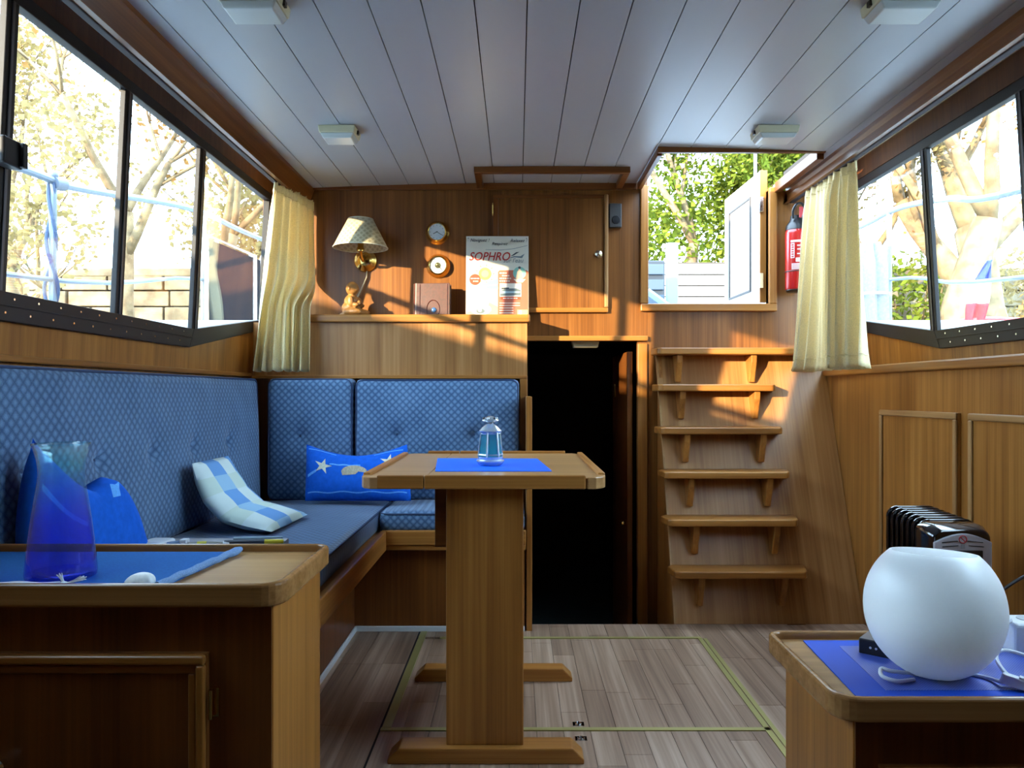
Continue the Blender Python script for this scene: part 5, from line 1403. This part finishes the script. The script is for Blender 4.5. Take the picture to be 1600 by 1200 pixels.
tree('plane_tree', 'bare tree in the middle pane of the left window', -4.15, 10.2, 6.2, 15, LV[0], 3000, 1.2, .13, .05)
tree('plane_tree', 'slender bare tree in the forward pane of the left window', -3.9, 12.2, 6.5, 21, LV[0], 700, 1.0, .13)
tree('sapling', 'thin twiggy sapling at the rope-wound stanchion outside the left window', -6.1, 10.0, 6.0, 61, LV[0], 1200, 1.5, .075)
tree('sapling', 'thin twiggy sapling crossing the middle pane of the left window', -4.7, 11.2, 6.2, 64, LV[0], 1200, 1.5, .08, .06)
tree('sapling', 'thin twiggy sapling low in the forward pane of the left window', -4.2, 11.9, 5.0, 66, LV[0], 1200, 1.5, .07)
tree('broadleaf_tree', 'leafy green-gold tree filling the view through the open hatch', 2.45, 11.0, 6.2, 33, LV[2], 26000, 1.2, .14)
tree('broadleaf_tree', 'second leafy green tree behind the hatch door', 3.5, 12.4, 6.6, 35, LV[2], 14000, 1.1, .14)
tree('broadleaf_tree', 'yellow-leaved tree beside the right curtain', 5.1, 11.6, 5.6, 41, LV[0], 5000, 1.1, .16)
tree('plane_tree', 'pale stout trunk in the right window left of the flag', 5.55, 9.9, 6.5, 52, LV[1], 2500, 1.0, .30)
tree('plane_tree', 'broad pale trunk in the right window behind the flag', 6.5, 10.4, 6.8, 57, LV[1], 2500, 1.0, .34, .04)
# bushes along the quay wall on the right
def bush(label, x, y, z, r, seed, leaf, n_):
    rnd = random.Random(seed); t = thing('shrub', label, 'shrub', (x, y, z), 'shrubs by the quay wall'); b = MB()
    for k in range(7):
        a = rnd.uniform(0, 2*PI); q = Vector((x+r*.6*math.cos(a), y+r*.4*math.sin(a), z+r*rnd.uniform(.7,1.3))); b.tube([(x,y,z-.03), (Vector((x,y,z))+q)/2+Vector((0,0,.1)), q], [.03,.02,.008], 5)
    obj('stem', b, bark, t, smooth=True); f = MB()
    for k in range(n_):
        d = Vector((rnd.gauss(0,1), rnd.gauss(0,1), rnd.gauss(0,1))).normalized(); p = Vector((x,y,z+r*.85)) + Vector((d.x*r, d.y*r*.6, d.z*r*.8))*rnd.uniform(.5,1)
        u = Vector((rnd.uniform(-1,1), rnd.uniform(-1,1), rnd.uniform(-1,1))).normalized()*.06; w = u.orthogonal().normalized()*.04
        f.add([p-u, p+w, p+u, p-w], [(0,1,2,3)])
    o = obj('foliage', f, leaf, t); o['kind'] = 'stuff'
bush('green and gold shrub above the quay beside the right stanchion', 5.9, 11.4, .1, 1.25, 5, LV[2], 2200)
bush('golden shrub beside the pale trunks outside the right window', 7.4, 11.6, .1, 1.3, 6, LV[0], 2200)

bush('tall green leafy shrub filling the view beyond the bulwark', 2.55, 11.8, .1, 2.1, 9, LV[2], 9000)

# --- neighbour's red rail and tricolour flag
t = thing('red_rail', 'red tube rail of a neighbouring boat low in the right window', 'guard rail', (4.6, 7.5, .1))
rp = plain('red_tube_paint', srgb(200,50,60), .35)
b = MB(); b.tube(bez([(3.75,7.3,.585),(4.05,7.3,.655),(4.40,7.3,.705),(4.85,7.3,.69),(5.8,7.3,.60)]), .026, 10); obj('top_rail', b, rp, t, smooth=True)
for xx, zt in ((4.20,.68),(4.98,.67)): b = MB(); b.tube([(xx,7.3,-1.2),(xx,7.3,zt)], .024, 10); obj('stanchion', b, rp, t, smooth=True)
fl = thing('tricolour_flag', 'blue, white and red flag hanging from a staff in the right window', 'flag', (4.46, 7.2, .7))
b = MB(); b.tube([(4.44,7.3,.69),(4.50,7.3,1.30)], .011, 8); obj('staff', b, M['steel'], fl, smooth=True)
def fpt(u, v):          # v 0 top .. 1 bottom, hanging limp
    cx = 4.47 - .17*v - .015*math.sin(4*v); wdt = .04+.14*math.sin(PI*min(1,v*.75))
    return Vector((cx+(u-.5)*wdt, 7.26+.035*math.sin(u*9+v*3), 1.26-.62*v))
for nm, v0, v1, c_ in (('blue_band', 0, .30, (60,80,170)), ('white_band', .30, .66, (225,228,235)), ('red_band', .66, 1, (210,50,70))):
    b = MB(); b.surf(lambda u, v: fpt(u, v0+(v1-v0)*v), 12, 8); obj(nm, b, cloth_mat('flag_'+nm, srgb(*c_)[:3], .35, 50, .05), fl, smooth=True, solid=.003)

# --- boat added out of view at left to block low sun at the sill
nb = thing('sun_block_boat', 'white boat added outside the frame on the left to block low sun', 'boat', (-5.2, -2.6, WZ))
def hullring(k, z, w): 
    return [(-5.2-w, -7.0, z), (-5.2+w, -7.0, z), (-5.2+w, .4, z), (-5.2+w*.55, 1.6, z), (-5.2, 2.3*k, z), (-5.2-w*.55, 1.6, z), (-5.2-w, .4, z)]
b = MB(); b.rings([hullring(.85, WZ-.2, .95), hullring(1, -.1, 1.3)]); obj('hull', b, M['white_paint'], nb)
b = MB(); b.box(-6.1, -4.1, -6.4, 1.05, -.1, 1.23); obj('cabin', b, M['white_paint'], nb, bevel=.05)
b = MB(); b.box(-6.2, -4.0, -6.5, 1.15, 1.23, 1.29); obj('cabin_roof', b, M['white_paint'], nb, bevel=.02)
for k in range(5): b = MB(); b.box(-4.105, -4.092, -6.0+k*1.38, -4.85+k*1.38, .45, .95); obj('cabin_window', b, M['black_gloss'], nb)

# --- banks added out of view on both sides to darken the low horizon
wd = ground_mat('added_bank_slope', srgb(58,62,40), srgb(104,98,62), 1.2)
def bank(nm, x0, x1, y0, y1, h):
    b = MB(); sg = 1 if x1 > x0 else -1
    def f(u, v):
        x = x0+(x1-x0)*v; y = y0+(y1-y0)*u
        z = WZ + (h-WZ)*min(1, v*1.6)**.7 + .7*noise.noise(Vector((x*.35, y*.35, 1.7)))*v + .35*noise.noise(Vector((x*1.1, y*1.1, 4.0)))*v
        return Vector((x, y, z - (h-WZ)*max(0, v-.8)*2))
    b.surf(f, 60, 16); struct(nm, b, wd, smooth=True, angle=180)
bank('ground_right_added_bank', 9.5, 19, -40, 7.5, 2.2)
bank('ground_left_added_bank', -11.5, -20, -5.0, 8.0, 2.0)
